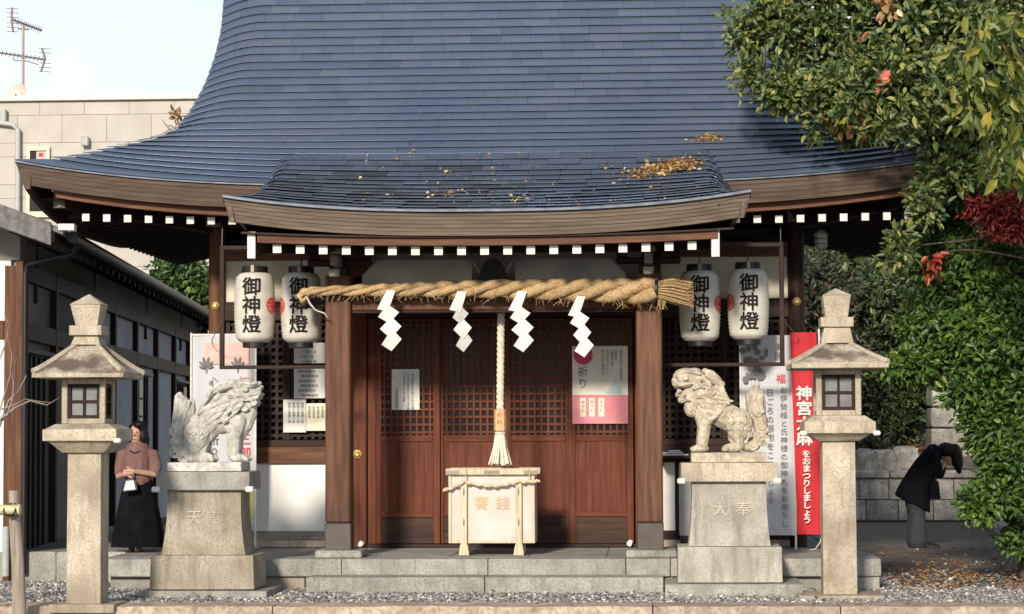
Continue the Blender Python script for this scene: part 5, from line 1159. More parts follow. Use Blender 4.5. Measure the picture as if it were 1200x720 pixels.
Lr = [('e', 205, 150, 98, 72, 90, 0, -8), ('e', 145, 180, 42, 42, 62, 0, 0), ('e', 118, 165, 18, 20, 38, 0, 0), ('e', 112, 158, 10, 12, 12, 20, 0), ('e', 175, 262, 52, 30, 52, 0, -12), ('c', [(240, 240, 40), (190, 250, 26)], 30),
      ('c', [(125, 195, 12), (170, 198, 13), (225, 188, 14), (260, 180, 14)], 60), ('e', 195, 152, 20, 15, 16, 88, 0), ('c', [(140, 130, 15), (180, 112, 18), (230, 112, 20), (280, 120, 18)], 56), ('e', 250, 100, 50, 22, 60, 0, 0), ('e', 180, 108, 36, 18, 50, 0, 0),
      ('s', 165, 285, 24, 9, 42), ('s', 215, 280, 24, 9, 50, -1), ('s', 275, 250, 28, 11, 84), ('s', 300, 180, 30, 12, 92), ('s', 350, 235, 30, 11, 90), ('s', 255, 205, 22, 9, 92), ('s', 150, 235, 14, 7, 50, -1),
      ('c', [(340, 130, 22), (385, 160, 28), (430, 192, 22)], 62), ('c', [(320, 100, 18), (370, 118, 20), (415, 160, 16)], 50), ('e', 300, 200, 92, 92, 92, 0, 0),
      ('c', [(300, 240, 98), (340, 320, 98), (420, 380, 92), (520, 430, 90)], 0), ('e', 245, 330, 62, 80, 66, 0, -20),
      ('c', [(310, 400, 62), (315, 470, 46), (300, 580, 40)], 44), ('e', 285, 612, 62, 26, 36, 44, 0), ('e', 238, 616, 20, 18, 17, 34, 0), ('e', 240, 618, 18, 16, 16, 58, 0),
      ('e', 545, 460, 88, 112, 64, 50, -10), ('c', [(520, 540, 52), (540, 595, 38)], 54), ('e', 495, 608, 64, 30, 36, 60, 0), ('e', 446, 616, 20, 17, 17, 50, 0), ('e', 444, 618, 18, 16, 16, 72, 0), ('e', 610, 605, 70, 30, 62, 0, 0),
      ('s', 335, 415, 32, 11, 74), ('c', [(350, 425, 14), (390, 400, 15), (430, 362, 7)], 84),
      ('c', [(640, 580, 46), (690, 500, 48), (680, 420, 50), (645, 340, 56), (632, 270, 48), (655, 215, 26), (668, 175, 12)], 0), ('c', [(690, 380, 34), (695, 300, 24), (690, 240, 10)], 0),
      ('s', 690, 475, 44, 14, 26), ('s', 700, 565, 40, 13, 28, -1), ('s', 630, 590, 34, 12, 40), ('s', 670, 380, 32, 11, 34, -1), ('s', 600, 520, 22, 9, 66)]
Lr += locks((330, 210, 420, 210), (380, 310, 500, 310), 6, 0, 16, 76) + locks((240, 300, 320, 280), (230, 370, 330, 360), 5, 0, 14, 58, 8) + locks((660, 200, 690, 260), (610, 380, 700, 400), 4, 0, 12, 40, 8)
Lr += [('s', 480 + 42 * (i % 3) + 10 * (i // 3 % 2), 390 + 40 * (i // 3), 21, 8, 96 - 3 * abs(i - 4)) for i in range(12)]
lion('lion_statue', 'tan stone lion with curled tail facing left on the right pedestal', rc_[0], rc_[1], rc_[2], 468, 638, 1 / 5.54 * rc_[3], Lr, M_LION_R, -1, [('flow', 400, 260, (110, 80), (28, 30, .010)), ('curl', 270, 215, (60, 60), (0, 46, .013)), ('flow', 255, 330, (60, 60), (50, 26, .008)), ('flow', 650, 270, (50, 100), (-100, 22, .010)), ('curl', 535, 440, (80, 95), (0, 42, .014)), ('curl', 690, 540, (50, 80), (0, 46, .006))], GR)

# ================================================================== left side building
W0 = at(22, 560, -1.0); dirv = ray(500, 505); ang = atan2(dirv[1], dirv[0]) - pi / 2
sb = root('side_building', (W0[0], -1.0, 0), 'white plastered side building with dark timber frame and gutter, left of the shrine', 'building', rz=ang)
u_ = np.array([dirv[0], dirv[1]]) / np.hypot(dirv[0], dirv[1]); v_ = np.array([u_[1], -u_[0]])
def wl(px, off=0.0):   # distance along the wall where the picture column px meets the wall plane (offset outwards)
    d = ray(px, 450); A = np.array([[u_[0], -d[0]], [u_[1], -d[1]]]); o_ = np.array([W0[0], -1.0]) + v_ * off
    t = np.linalg.solve(A, np.array([CAM[0], CAM[1]]) - o_); return float(t[0])
def wlz(px, py, off=0.0):
    d = ray(px, py); l_ = wl(px, off); p = np.array([W0[0], -1.0]) + v_ * off + u_ * l_; return float(CAM[2] + d[2] * (p[1] - CAM[1]) / d[1])
WLEN = wl(241); ZE = wlz(235, 376)
zb_m = wlz(140, 400); zt_m = wlz(140, 412)      # middle beam
zmid0, zmid1 = wlz(30, 397) - .02, wlz(30, 378)
box('wall', -6, -.03, .05, WLEN, 0, 3.56, M_PLASTER_SHADE_BLUE, sb, bev=0)
box('upper_boarding', -6, .0, -.02, WLEN, 3.565, 3.98, M_PLASTER_SHADE_GREY, sb, bev=0)
bp = lambda n, y0, y1, z0, z1, m, o=.04, **k: box(n, -.028, o, y0, y1, z0, z1, m, sb, **k)
for px in (22, 62, 98, 132, 158, 182, 203, 220, 238):
    y = wl(px); bp('timber_post', y - .07, y + .09, .0, 3.55, WD['dark' if px > 40 else 'brown', 'z'], .05)
bp('timber_beam', .05, WLEN, zmid0, zmid1, WD['dark', 'y'], .045); bp('timber_beam', .05, WLEN, 3.35, 3.55, WD['black', 'y'], .045); bp('timber_sill', .05, WLEN, .0, .18, WD['black', 'y'], .045)
for a, b in ((25, 60), (159, 176), (204, 219)):
    y0, y1 = wl(a), wl(b); d = bp('doorway', y0 + .12, y1 - .05, .18, zmid0 - .14, flat('dark_opening', (.008, .008, .009), .6), -.012)
    n = max(3, int((y1 - y0) / .35))
    for i in range(n): yy_ = y0 + .15 + (y1 - y0 - .3) * i / n; box('lattice_bar', -.011, .015, yy_, yy_ + .035, .2, zmid0 - .16, WD['black', 'z'], d, bev=0)
    bp('door_head', y0 + .1, y1, zmid0 - .14, zmid0 - .09, WD['grey', 'y'], .06)
for px in (42, 110, 171, 212): y = wl(px); bp('wall_strut', y - .03, y + .03, zmid1 + .25, zmid1 + .95, WD['black', 'z'], .012)
for px in (164, 216):
    y = wl(px); g_ = bp('paper_screen', y - .2, y + .25, 1.0, zmid0 - .2, M_CREAMPAPER, .02)
    for i in range(5): zz = 1.05 + i * (zmid0 - 1.3) / 5; box('screen_bar', .0205, .03, y - .2, y + .25, zz, zz + .03, WD['black', 'y'], g_, bev=0)
# front face towards the camera
box('front_wall', -6, -.1, -.02, .048, 0, 3.56, M_PLASTER, sb, bev=0)
box('timber_post', -.16, .03, -.06, .05, 0, 3.5, WD['brown', 'z'], sb)
box('timber_beam', -6, -.17, -.05, -.021, zmid0, zmid1, WD['brown', 'x'], sb)
# roof: slope towards the shrine, broad grey verge at the near end
ov = .62; zg = wlz(107, 296, ov) + .02; sl = .36
def rf(name, x0, x1, y0, y1, dz0, dz1, mat, **k):
    f_ = lambda x, d: (zg + (ov - x) * sl + d)
    return MB().hexa([(x0, y0, f_(x0, dz0)), (x1, y0, f_(x1, dz0)), (x1, y1, f_(x1, dz0)), (x0, y1, f_(x0, dz0)), (x0, y0, f_(x0, dz1)), (x1, y0, f_(x1, dz1)), (x1, y1, f_(x1, dz1)), (x0, y1, f_(x0, dz1))]).build(name, mat, sb, **k)
rf('roof', -6, ov, -.95, WLEN, .0, .07, M_SHEET, bev=.01)
rf('verge_board', -6, ov - .12, -1.0, -.955, -.16, .09, M_SHEET, bev=.01)
rf('roof_soffit', -6, ov - .1, -.94, WLEN, -.10, -.005, WD['black', 'x'])
for i in range(40): y = -.6 + i * (WLEN + .2) / 40; rf('eave_rafter', -.02, ov - .03, y, y + .07, -.17, -.102, WD['black', 'x'])
gm = MB(); gp = [(ov + .06, -.7, zg - .0), (ov + .06, WLEN, zg - .05)]; gm.tube(gp, .065, 10).build('gutter', M_DARKMETAL, sb, smooth=50)
MB().tube([(ov + .06, -.3, zg - .05), (ov + .0, -.25, zg - .16), (.10, -.12, zmid1 + .62), (.08, -.12, zmid1 + .5), (.08, -.12, .1)], .035, 8).build('downpipe', M_DARKMETAL, sb, smooth=50)
box('eave_end_cap', ov - .05, ov + .12, -.98, -.8, zg + .05, zg + .12, M_WHITE, sb)
MB().tube([(-.1, -.2, .08), (-.1, -.2, .62)], .04, 10).build('pipe_cover', M_PIPE, sb, smooth=50)

# ================================================================== distant beige building
DY = 26.0
bb = root('beige_building', (-12, DY, 0), 'beige panelled building with a flat parapet far behind the left roofs', 'building')
bx0, bx1 = wx(-520, DY), wx(560, DY); zt_ = wz(118, DY, 100)
box('wall', bx0, bx1, DY + .05, DY + 12, 0, zt_ - .01, M_WALLPANEL, bb, bev=0)
box('parapet_cap', bx0 - .1, bx1 + .1, DY - .08, DY + .4, zt_, wz(112.5, DY, 100), flat('parapet_paint', (.70, .68, .62), .6), bb, bev=.01)
k = (DY - CAM[1]) / F; pw_, ph_ = 54 * k, 16.6 * k
jx = wx(44, DY); 
for r_i in range(14):
    zz1 = zt_ - .004 - r_i * ph_; off = 0 if r_i % 3 != 2 else pw_ / 2
    for c in range(-3, 8):
        xa = jx + c * pw_ + off; 
        if r_i % 3 == 1: continue
        h_ = ph_ if r_i % 3 == 2 else ph_ * (1 if r_i == 0 else 1)
        h_ = ph_ * (2 if r_i % 3 == 2 else 1)
        if r_i % 3 == 2: zq1 = zt_ - .004 - (r_i - 1) * ph_; zq0 = zq1 - 2 * ph_
        else: zq1, zq0 = zz1, zz1 - ph_
        MB().box(xa + .006, xa + pw_ - .006, DY + .03, DY + .05, zq0 + .006, zq1 - .006).build('wall_panel', M_WALLPANEL, bb)
wn = box('window', wx(33, DY), wx(53, DY), DY - .02, DY - .005, wz(245, DY), wz(171, DY), M_GLASS, bb, bev=0)
for a, b, c, d in ((30, 34, 250, 166), (53, 57, 250, 166), (34, 53, 171, 166), (34, 53, 250, 243), (34, 53, 206, 201)): box('window_frame', wx(a, DY), wx(b, DY), DY - .07, DY - .003, wz(c, DY), wz(d, DY), flat('cream_frame', (.74, .68, .50), .6), wn)
box('window_sticker', wx(44, DY), wx(49, DY), DY - .03, DY - .021, wz(178, DY), wz(173.5, DY), M_REDINK, wn, bev=0); box('window_blind', wx(41, DY), wx(53, DY), DY - .026, DY - .0205, wz(201, DY), wz(171.5, DY), M_PIPE, wn, bev=0)
vb = box('wall_vent', wx(95, DY), wx(103.5, DY), DY - .16, DY - .001, wz(166.5, DY), wz(155, DY), M_PIPE, bb, bev=.02)
MB().tube([(wx(-6, DY), DY - .1, wz(137, DY)), (wx(14, DY), DY - .1, wz(140, DY)), (wx(20, DY), DY - .1, wz(146, DY)), (wx(21, DY), DY - .1, wz(330, DY))], .06, 8).build('wall_pipe', M_PIPE, bb, smooth=50)
MB().tube([(wx(3, DY), DY - .08, wz(122, DY)), (wx(3, DY), DY - .08, wz(136, DY))], .07, 8).build('wall_pipe', M_PIPE, bb, smooth=50)
# antenna mast and dish on the roof
AY = DY + 3
an = root('rooftop_antenna', (wx(27, AY), AY, wz(118, AY)), 'thin rooftop aerial mast with two comb antennas', 'antenna')
P = lambda px, py, dy=0: tuple(at(px, py, AY + dy))
MB().tube([P(27, 125), P(27, 28)], .035, 6).build('mast', M_ANT, an)
for nm, a, b, el in (('upper_aerial', (14, 23), (49, 36), 1), ('lower_aerial', (-14, 60), (52, 70), 1)):
    mb = MB().tube([P(*a), P(*b)], .028, 5); 
    n = 14
    for i in range(n): t = (i + .5) / n; px, py = a[0] + (b[0] - a[0]) * t, a[1] + (b[1] - a[1]) * t; p = Vector(P(px, py)); mb.tube([p + Vector((0.1, -.28, .02)), p + Vector((-.1, .28, -.02))], .008, 4)
    mb.build(nm, M_ANT, an)
MB().tube([P(14, 9), P(13.5, 24), P(15.5, 38)], .028, 5).build('reflector', M_ANT, an); MB().tube([P(49, 57), P(53, 69), P(48, 84)], .028, 5).build('reflector', M_ANT, an)
for px, py, a in [(13, y, 1) for y in (10, 15, 20, 27, 32, 37)] + [(51, y, 1) for y in (57, 62, 74, 79, 84)]: MB().tube([P(px - 5, py), P(px + 9, py + .6)], .008, 4).build('reflector_rod', M_ANT, an)
MB().tube([P(15, 68), P(17, 71), P(32, 72), P(45, 76)], .014, 5).build('cable', M_ANT, an); MB().tube([P(21, 34), P(34, 35)], .02, 5).build('bracket', M_ANT, an)
dh = root('satellite_dish', (wx(22, AY), AY, wz(118, AY)), 'small beige satellite dish at the foot of the aerial mast', 'satellite dish')
dm = MB().lathe([(0.01, 0), (.12, .01), (.2, .035), (.24, .06), (.235, .065), (.19, .04), (.1, .02), (.01, .01)], n=20); c_ = at(22.5, 109, AY); kk = .9
dm.v = [(c_[0] + a * .95, c_[1] - .2 + b2_ * .6 + c2_, c_[2] + b2_ * .95) for a, b2_, c2_ in dm.v]; dm.build('dish', flat('dish_beige', (.55, .50, .42), .5), dh, smooth=50)
MB().tube([(c_[0] + .05, c_[1] + .1, c_[2] - .25), (c_[0] + .05, c_[1], c_[2])], .03, 6).build('dish_mount', M_ANT, dh); MB().tube([(c_[0], c_[1] - .2, c_[2] - .2), (c_[0] + .05, c_[1] - .5, c_[2] - .1)], .015, 5).build('feed_arm', M_ANT, dh)

# ================================================================== retaining walls and boulders at the right
def tilted(name, cx, cy, cz, sx, sy, sz, mat, parent, rough=.02, bev=.03):
    return MB().box(cx - sx, cx + sx, cy - sy, cy + sy, cz - sz, cz + sz).build(name, mat, parent, bev=bev, seg=2, rough=rough, sub=1)
wy = float(gr(1080, 612, 0)[1]); wy = min(wy, 15.0); 
rw_ = root('retaining_wall', (wx(1080, wy), wy, 0), 'low grey stone block wall behind the bowing person', 'stone wall')
k = (wy - CAM[1]) / F
rows = [(611, 587, [990, 1013, 1051, 1092, 1140, 1166, 1210]), (587, 562, [985, 1005, 1040, 1070, 1116, 1155, 1200])]
for q0, q1, xs in rows:
    for a, b in zip(xs[:-1], xs[1:]): tilted('stone_block', (wx(a, wy) + wx(b, wy)) / 2, wy + .25, (wz(q0, wy) + wz(q1, wy)) / 2, (wx(b, wy) - wx(a, wy)) / 2 - .006, .25, (wz(q1, wy) - wz(q0, wy)) / 2 - .006, M_WALLST, rw_, .006, .012)
xa, xb = wx(985, wy), wx(1210, wy)
for i in range(4): box('coping_stone', xa + (xb - xa) * i / 4 + .01, xa + (xb - xa) * (i + 1) / 4 - .01, wy - .08, wy + .7, wz(562, wy) + .003, wz(553, wy), M_WALLST, rw_, bev=.02)
bx = root('boulder_row', (wx(1040, wy), wy + .8, 0), 'row of rounded boulders lying on the low stone wall', 'boulders')
for a, b, q in ((1001, 1024, 530), (1023, 1048, 529), (1047, 1075, 527), (1074, 1098, 536)):
    tilted('boulder', (wx(a, wy + .8) + wx(b, wy + .8)) / 2, wy + .9, (wz(q, wy + .8) + wz(556, wy + .8)) / 2, (wx(b, wy + .8) - wx(a, wy + .8)) / 2 + .01, .35, (wz(q, wy + .8) - wz(556, wy + .8)) / 2, M_WALLST, bx, .07, .09)
ty = wy + 1.6; tw_ = root('block_wall', (wx(1110, ty), ty, 0), 'taller wall of squared grey stones under the shrubs at the right', 'stone wall')
for q0, q1, xs in ((556, 529, [1089, 1133, 1160, 1200]), (529, 504, [1089, 1133, 1165, 1205]), (504, 480, [1090, 1134, 1170, 1205]), (480, 455, [1091, 1106, 1138, 1165, 1205])):
    for a, b in zip(xs[:-1], xs[1:]): tilted('stone_block', (wx(a, ty) + wx(b, ty)) / 2, ty + .4, (wz(q0, ty) + wz(q1, ty)) / 2, (wx(b, ty) - wx(a, ty)) / 2 - .012, .4, (wz(q1, ty) - wz(q0, ty)) / 2 - .012, M_WALLST, tw_, .02, .035)
# kerb and side wall at far right, running towards the viewer
p0, p1 = gr(1138, 612, 0), gr(1215, 648, 0)
sk = root('side_kerb', (float(p0[0]), float(p0[1]), 0), 'pale stone kerb running along the right edge of the path', 'kerb')
for i in range(5):
    a = Vector(p0).lerp(Vector(p1), i / 5); b = Vector(p0).lerp(Vector(p1), (i + 1) / 5 - .006); nrm = Vector((1, 0, 0)) * .3
    MB().hexa([a, b, b + nrm, a + nrm, a + Vector((0, 0, .17)), b + Vector((0, 0, .17)), b + nrm + Vector((0, 0, .17)), a + nrm + Vector((0, 0, .17))]).build('kerb_stone', M_STONE_G, sk, bev=.015)
sw = root('side_wall', (float(p0[0]) + .5, float(p0[1]), 0), 'pale rendered garden wall behind the right kerb', 'wall')
a = Vector(p0) + Vector((.4, 0, 0)); b = Vector(p1) + Vector((.8, -2, 0)); MB().hexa([a, b, b + Vector((.2, 0, 0)), a + Vector((.2, 0, 0)), a + Vector((0, 0, .62)), b + Vector((0, 0, .62)), b + Vector((.2, 0, .62)), a + Vector((.2, 0, .62))]).build('wall_face', M_STONE_G, sw, bev=.02)
# planted bank behind the low wall
mb = MB(); V = []; n = 24
for j in range(9):
    for i in range(n + 1):
        x = wx(930, wy) + (i / n) * 16; y = wy + .7 + j * .8; V.append((x, y, .95 + j * .16 + .12 * mnoise.noise(Vector((x, y, 0)))))
mb.add(V, [(j * (n + 1) + i, j * (n + 1) + i + 1, (j + 1) * (n + 1) + i + 1, (j + 1) * (n + 1) + i) for j in range(8) for i in range(n)]); tag(mb.build('earth_bank', M_DIRT, smooth=60), kind='structure')
X, Y = scatter(1600, wx(985, wy), wx(1100, wy), wy + .8, wy + 4); Z = .98 + (Y - wy - .7) / .8 * .16; flatleaves('fallen_leaves', X, Y, Z, .11, (.3, 1, 6, .5, 4))

# ================================================================== trees and shrubs
def blob(px, py, Y, rx, ry, rd, n): c = at(px, py, Y); k = (Y - CAM[1]) / F; return (c, (rx * k, rd, ry * k), n)
leafm('coral_leaf', (.62, .13, .10))
# A: broadleaf tree hanging over the right end of the roof
TY = -1.9
ta = root('broadleaf_tree', (8.6, -.4, 0), 'tall broadleaf tree whose leafy boughs hang over the right end of the roof', 'tree')
MB().tube([(8.6, -.4, -.1), (8.4, -.5, 2), (8.0, -.8, 4.2), (7.4, -1.2, 6.5), (6.8, -1.4, 9)], [.22, .19, .16, .12, .06], 12).build('trunk', M_BARK, ta, smooth=60)
crown('crown', [blob(1090, 60, TY + .3, 120, 80, .8, 520), blob(960, 55, TY - .1, 66, 60, .5, 190), blob(1010, 118, TY, 72, 44, .5, 200), blob(1130, 140, TY + .4, 80, 60, .6, 290), blob(1110, 200, TY + .1, 40, 24, .4, 90), blob(1190, 60, TY + .8, 110, 120, .7, 450), blob(1000, -20, TY, 120, 50, .8, 300), blob(1160, -110, TY + .5, 180, 110, 1.2, 420)],
      14, .17, .095, .05, LF_D, (4, 4, 2.4, 1.5, 5), ta)
crown('crown', [blob(872, 38, TY - .3, 24, 36, .3, 50), blob(880, 92, TY - .3, 22, 20, .25, 26), blob(925, 110, TY - .3, 36, 24, .3, 70), blob(905, 20, TY - .3, 34, 30, .3, 80), blob(1000, 150, TY - .2, 60, 16, .3, 60), blob(1085, 235, TY - .2, 20, 26, .25, 34), blob(1056, 285, TY - .2, 11, 22, .15, 22), blob(1046, 305, TY - .2, 8, 8, .1, 8), blob(1050, 100, TY - .9, 120, 80, .3, 160)], 9, .13, .10, .048, LF_D, (2, 4, .6, 3.5, 6), ta)
crown('crown', [blob(1010, 147, TY - .6, 18, 9, .1, 14), blob(1040, 8, TY - .8, 16, 8, .1, 8), blob(978, 145, TY - .6, 8, 8, .1, 5)], 4, .07, .11, .07, LF_F, (1, 3, 3, .3, 3), ta)
crown('crown', [blob(1033, 99, TY - 1.0, 2, 3, .05, 2), blob(1006, 50, TY - .9, 3, 2, .05, 1)], 3, .04, .12, .08, [MATS['coral_leaf']], (1,), ta)
for (a, b, r0) in (((7.7, -1.0, 5.2), tuple(at(1020, 90, TY)), .07), ((7.6, -1.1, 5.6), tuple(at(900, 60, TY - .2)), .06), ((7.9, -.9, 4.6), tuple(at(940, 130, TY - .2)), .05), ((7.5, -1.1, 6.2), tuple(at(880, 10, TY - .2)), .05), ((8.0, -.8, 4.4), tuple(at(1055, 290, TY - .1)), .03), ((7.9, -.9, 5), tuple(at(1150, 120, TY + .2)), .06)):
    _, pts = branch(ta, a, b, r0, .008)
    for q in range(5):
        p = Vector(pts[random.randint(2, 6)]); dv_ = rng.normal(0, .3, 3); dv_[0] = abs(dv_[0]); e = p + Vector(dv_); branch(ta, p, e, .016, .004, n=4, sag=.02)
# B: long yellow-green leaves at far right, each large leaf a part
tb = root('long_leaf_tree', (9.4, -5.0, -.1), 'drooping tree with long yellow-green leaves at the right edge', 'tree')
MB().tube([(9.4, -5, -.1), (9.2, -5, 3), (8.6, -5, 6.2)], [.14, .11, .05], 10).build('trunk', M_BARK, tb, smooth=60)
lm = []
for q, m_ in enumerate(LF_Y):
    V, Fc = leaf_geo(np.array([[0, 0, 0.]]), np.array([[0, 0, -1.]]), np.array([[0, -1., 0]]), np.array([1.0]), np.array([.36]), fold=.3)
    me = bpy.data.meshes.new('long_leaf'); me.from_pydata([tuple(v) for v in V], [], [tuple(f) for f in Fc]); me.materials.append(m_); lm.append(me)
kB = (-4.6 - CAM[1]) / F
for q in range(290):
    px = 1200 - abs(random.gauss(0, 42)); py = random.uniform(10, 215); 
    if px < 1105 + max(0, (90 - py)) * .3 and random.random() < .8: px = random.uniform(1130, 1215)
    if 1100 < px < 1150 and py > 150: py -= 90
    Yq = -4.6 + random.gauss(0, .25); p = at(px, py, Yq); o = bpy.data.objects.new('leaf', lm[random.choices(range(5), (4, 4, 4, 1, .8))[0]]); COL.objects.link(o); o.parent = tb
    o.location = Vector(p) - ORG[tb.name]; L_ = random.uniform(.13, .23); o.scale = (L_, L_, L_); o.rotation_euler = (random.gauss(.1, .5), random.gauss(-.15, .5), random.uniform(-1, 1))
for a, b in (((8.8, -5, 5.6), at(1150, 60, -4.6)), ((8.9, -5, 5.0), at(1130, 40, -4.6)), ((9, -5, 4.6), at(1160, 150, -4.6)), ((9, -5, 4.4), at(1185, 200, -4.6)), ((8.8, -5, 5.4), at(1170, 20, -4.6))): branch(tb, a, tuple(b), .03, .006)
# C: evergreen shrub mass on the right (bright, sunlit)
CY = -1.1
tcx = root('camellia_shrub', (wx(1195, CY), CY + .2, 0), 'large glossy green shrub filling the right edge beside the path', 'shrub')
MB().tube([(wx(1205, CY), CY + .3, -.05), (wx(1200, CY), CY + .2, 1.2), (wx(1165, CY), CY + .2, 2.8)], [.09, .07, .03], 9).build('trunk', M_BARK, tcx, smooth=60)
crown('crown', [blob(1150, 320, CY + .2, 60, 52, .5, 396), blob(1132, 396, CY, 50, 46, .5, 310), blob(1182, 420, CY - .1, 60, 70, .5, 322), blob(1150, 458, CY - .1, 42, 26, .4, 204), blob(1192, 520, CY - .2, 56, 50, .4, 322), blob(1168, 490, CY - .2, 42, 36, .3, 161), blob(1192, 580, CY - .2, 40, 24, .3, 136), blob(1210, 630, CY, 30, 24, .3, 74), blob(1180, 330, CY + .3, 60, 45, .5, 186), blob(1245, 440, CY, 60, 190, .6, 434), blob(1098, 300, CY + .2, 24, 34, .3, 93), blob(1130, 245, CY + .3, 40, 30, .4, 124)],
      16, .12, .10, .046, LF_C, (4, 4, 2.4, 1.8, 4), tcx)
crown('crown', [blob(1048, 432, CY, 20, 10, .2, 26), blob(1078, 428, CY, 26, 22, .3, 70), blob(1148, 592, CY - .2, 24, 18, .2, 60), blob(1070, 380, CY, 14, 16, .2, 24)], 12, .14, .088, .044, LF_C, (3, 5, 1, 3, 4), tcx)
for e in ((1095, 430), (1150, 330), (1030, 425), (1170, 520), (1135, 590), (1100, 300)): branch(tcx, (wx(1195, CY), CY + .2, 1.3), tuple(at(e[0], e[1], CY)), .035, .008)
# E: red maple
te = root('red_maple', (wx(1225, -1.6), -1.6, 0), 'dark red maple between the green shrubs at the right edge', 'tree')
MB().tube([(wx(1225, -1.6), -1.6, -.1), (wx(1220, -1.6), -1.6, 2.5), (wx(1212, -1.6), -1.7, 3.7)], [.08, .06, .02], 8).build('trunk', M_BARK, te, smooth=60)
crown('crown', [blob(1190, 250, -1.9, 40, 14, .25, 110), blob(1225, 258, -1.9, 40, 24, .3, 150), blob(1205, 268, -1.9, 34, 16, .2, 80), blob(1152, 243, -1.9, 20, 12, .15, 40), blob(1172, 268, -1.9, 22, 7, .2, 26), blob(1195, 234, -1.9, 30, 7, .2, 30)], 14, .11, .06, .030, LF_R, (4, 3, .8, 4, 1), te, droop=.4)
crown('crown', [blob(1093, 312, -1.9, 6, 12, .1, 7)], 5, .08, .10, .06, LF_R, (2, 0, 4, 2, 3), te, droop=.8)
branch(te, (wx(1220, -1.6), -1.7, 3.4), tuple(at(1093, 300, -1.9)), .015, .005)
# D: dark woodland behind the shrine on the right, single trees
dk = [('dark_evergreen', 'dark evergreen directly right of the shrine column', 965, 400, wy + 2.4, [(960, 345, 48, 48, 340), (975, 430, 60, 60, 480), (955, 500, 50, 34, 260), (1000, 530, 60, 22, 150)], LF_G, (3, 4, 2, 4, 3)),
      ('dark_evergreen', 'deep green evergreen in the shade under the right eave', 1050, 400, wy + 3.2, [(1045, 360, 55, 60, 480), (1060, 440, 58, 56, 480), (1030, 490, 52, 30, 240), (1050, 530, 40, 16, 90)], LF_D, (5, 2, 6, .1, 1)),
      ('dark_evergreen', 'tall dark evergreen behind the sunlit shrub', 1130, 380, wy + 4.4, [(1120, 330, 80, 80, 620), (1140, 430, 80, 60, 500)], LF_D, (5, 3, 5, .2, 1))]
for nm, lab, px, py, Yd, bl_, mats, wts in dk:
    b0 = at(px, 560, Yd + .3); r = root(nm, (b0[0], Yd + .3, .8), lab, 'tree', 'shaded evergreens behind the shrine at the right')
    MB().tube([(b0[0], Yd + .3, .8), (b0[0] + .1, Yd + .3, 2.5), (b0[0], Yd + .2, 5)], [.14, .1, .03], 8).build('trunk', M_BARK, r, smooth=60)
    crown('crown', [blob(a, b, Yd, c, d, 1.0, n_) for a, b, c, d, n_ in bl_], 14, .22, .13, .06, mats, wts, r)
    for q in range(4): p = Vector((b0[0], Yd, 2.0 + q * .7)); branch(r, p, p + Vector((random.uniform(-1, 1), -.6, random.uniform(.2, .9))), .03, .008)
# far woods closing the view on the right
ww = crown('distant_woods', [blob(1000, 380, 24, 130, 130, 2, 900), blob(1150, 300, 24, 160, 160, 2, 1100), blob(1330, 300, 22, 160, 190, 2, 600), blob(1060, 200, 25, 150, 140, 2, 900), blob(1180, 60, 25, 140, 130, 2, 700)], 12, .5, .30, .15, LF_D, (5, 3, 6, .3, 1), None)
ww['label'] = 'dark mass of woodland behind everything at the right'
# F: small tree seen between the left roofs and a bare twig over the roof hip
TFY = 19.0
tf = root('small_green_tree', (wx(212, TFY), TFY, 0), 'small green tree showing between the two left roofs', 'tree')
MB().tube([(wx(212, TFY), TFY, 0), (wx(210, TFY), TFY, 4.6)], [.12, .03], 8).build('trunk', M_BARK, tf, smooth=60)
crown('crown', [blob(212, 330, TFY, 30, 22, .8, 300), blob(240, 350, TFY, 30, 34, .8, 220)], 12, .2, .15, .08, LF_C, (4, 2, 4, .6, 3), tf)
tg_ = root('bare_twig_tree', (wx(214, 21), 21, 0), 'bare branched tree top with a few red leaves peeping over the roof hip', 'tree')
p = tuple(at(214, 165, 21)); branch(tg_, (p[0], 21, 0), p, .05, .03, name='trunk', mat=M_BARK, n=5)
for e in ((190, 140), (197, 147), (204, 133), (211, 140), (219, 150)): branch(tg_, p, tuple(at(e[0], e[1], 21)), .03, .01, mat=M_TWIG, n=4, sag=.03)
crown('crown', [blob(210, 137, 21, 7, 4, .2, 7)], 4, .12, .13, .08, LF_F, (0, 1, 5, .3, 3), tg_)
# G: bare grey twigs at the left edge, near the lantern
tw = root('bare_shrub', (wx(-22, -4.6), -4.6, 0), 'bare grey twigs reaching in from the left edge beside the lantern', 'shrub')
def twig(pts, r0): MB().tube([tuple(at(a, b, -4.7 + .05 * i)) for i, (a, b) in enumerate(pts)], [r0 * (1 - .8 * i / (len(pts) - 1)) for i in range(len(pts))], 6).build('branch', M_TWIG, tw, smooth=60)
twig([(-24, 700), (-20, 620), (-12, 540), (-2, 500), (3, 488)], .05)
twig([(-4, 505), (4, 488), (10, 470), (22, 458), (31, 440)], .018); twig([(0, 492), (18, 478), (35, 470), (55, 475), (70, 466)], .016); twig([(2, 480), (16, 475), (30, 468), (48, 471), (62, 472)], .01)
twig([(-4, 430), (4, 410), (8, 398), (10, 380), (4, 366)], .009); twig([(8, 488), (14, 470), (16, 452), (14, 430), (20, 420)], .009); twig([(-6, 510), (0, 480), (12, 440), (14, 415), (10, 400)], .01)
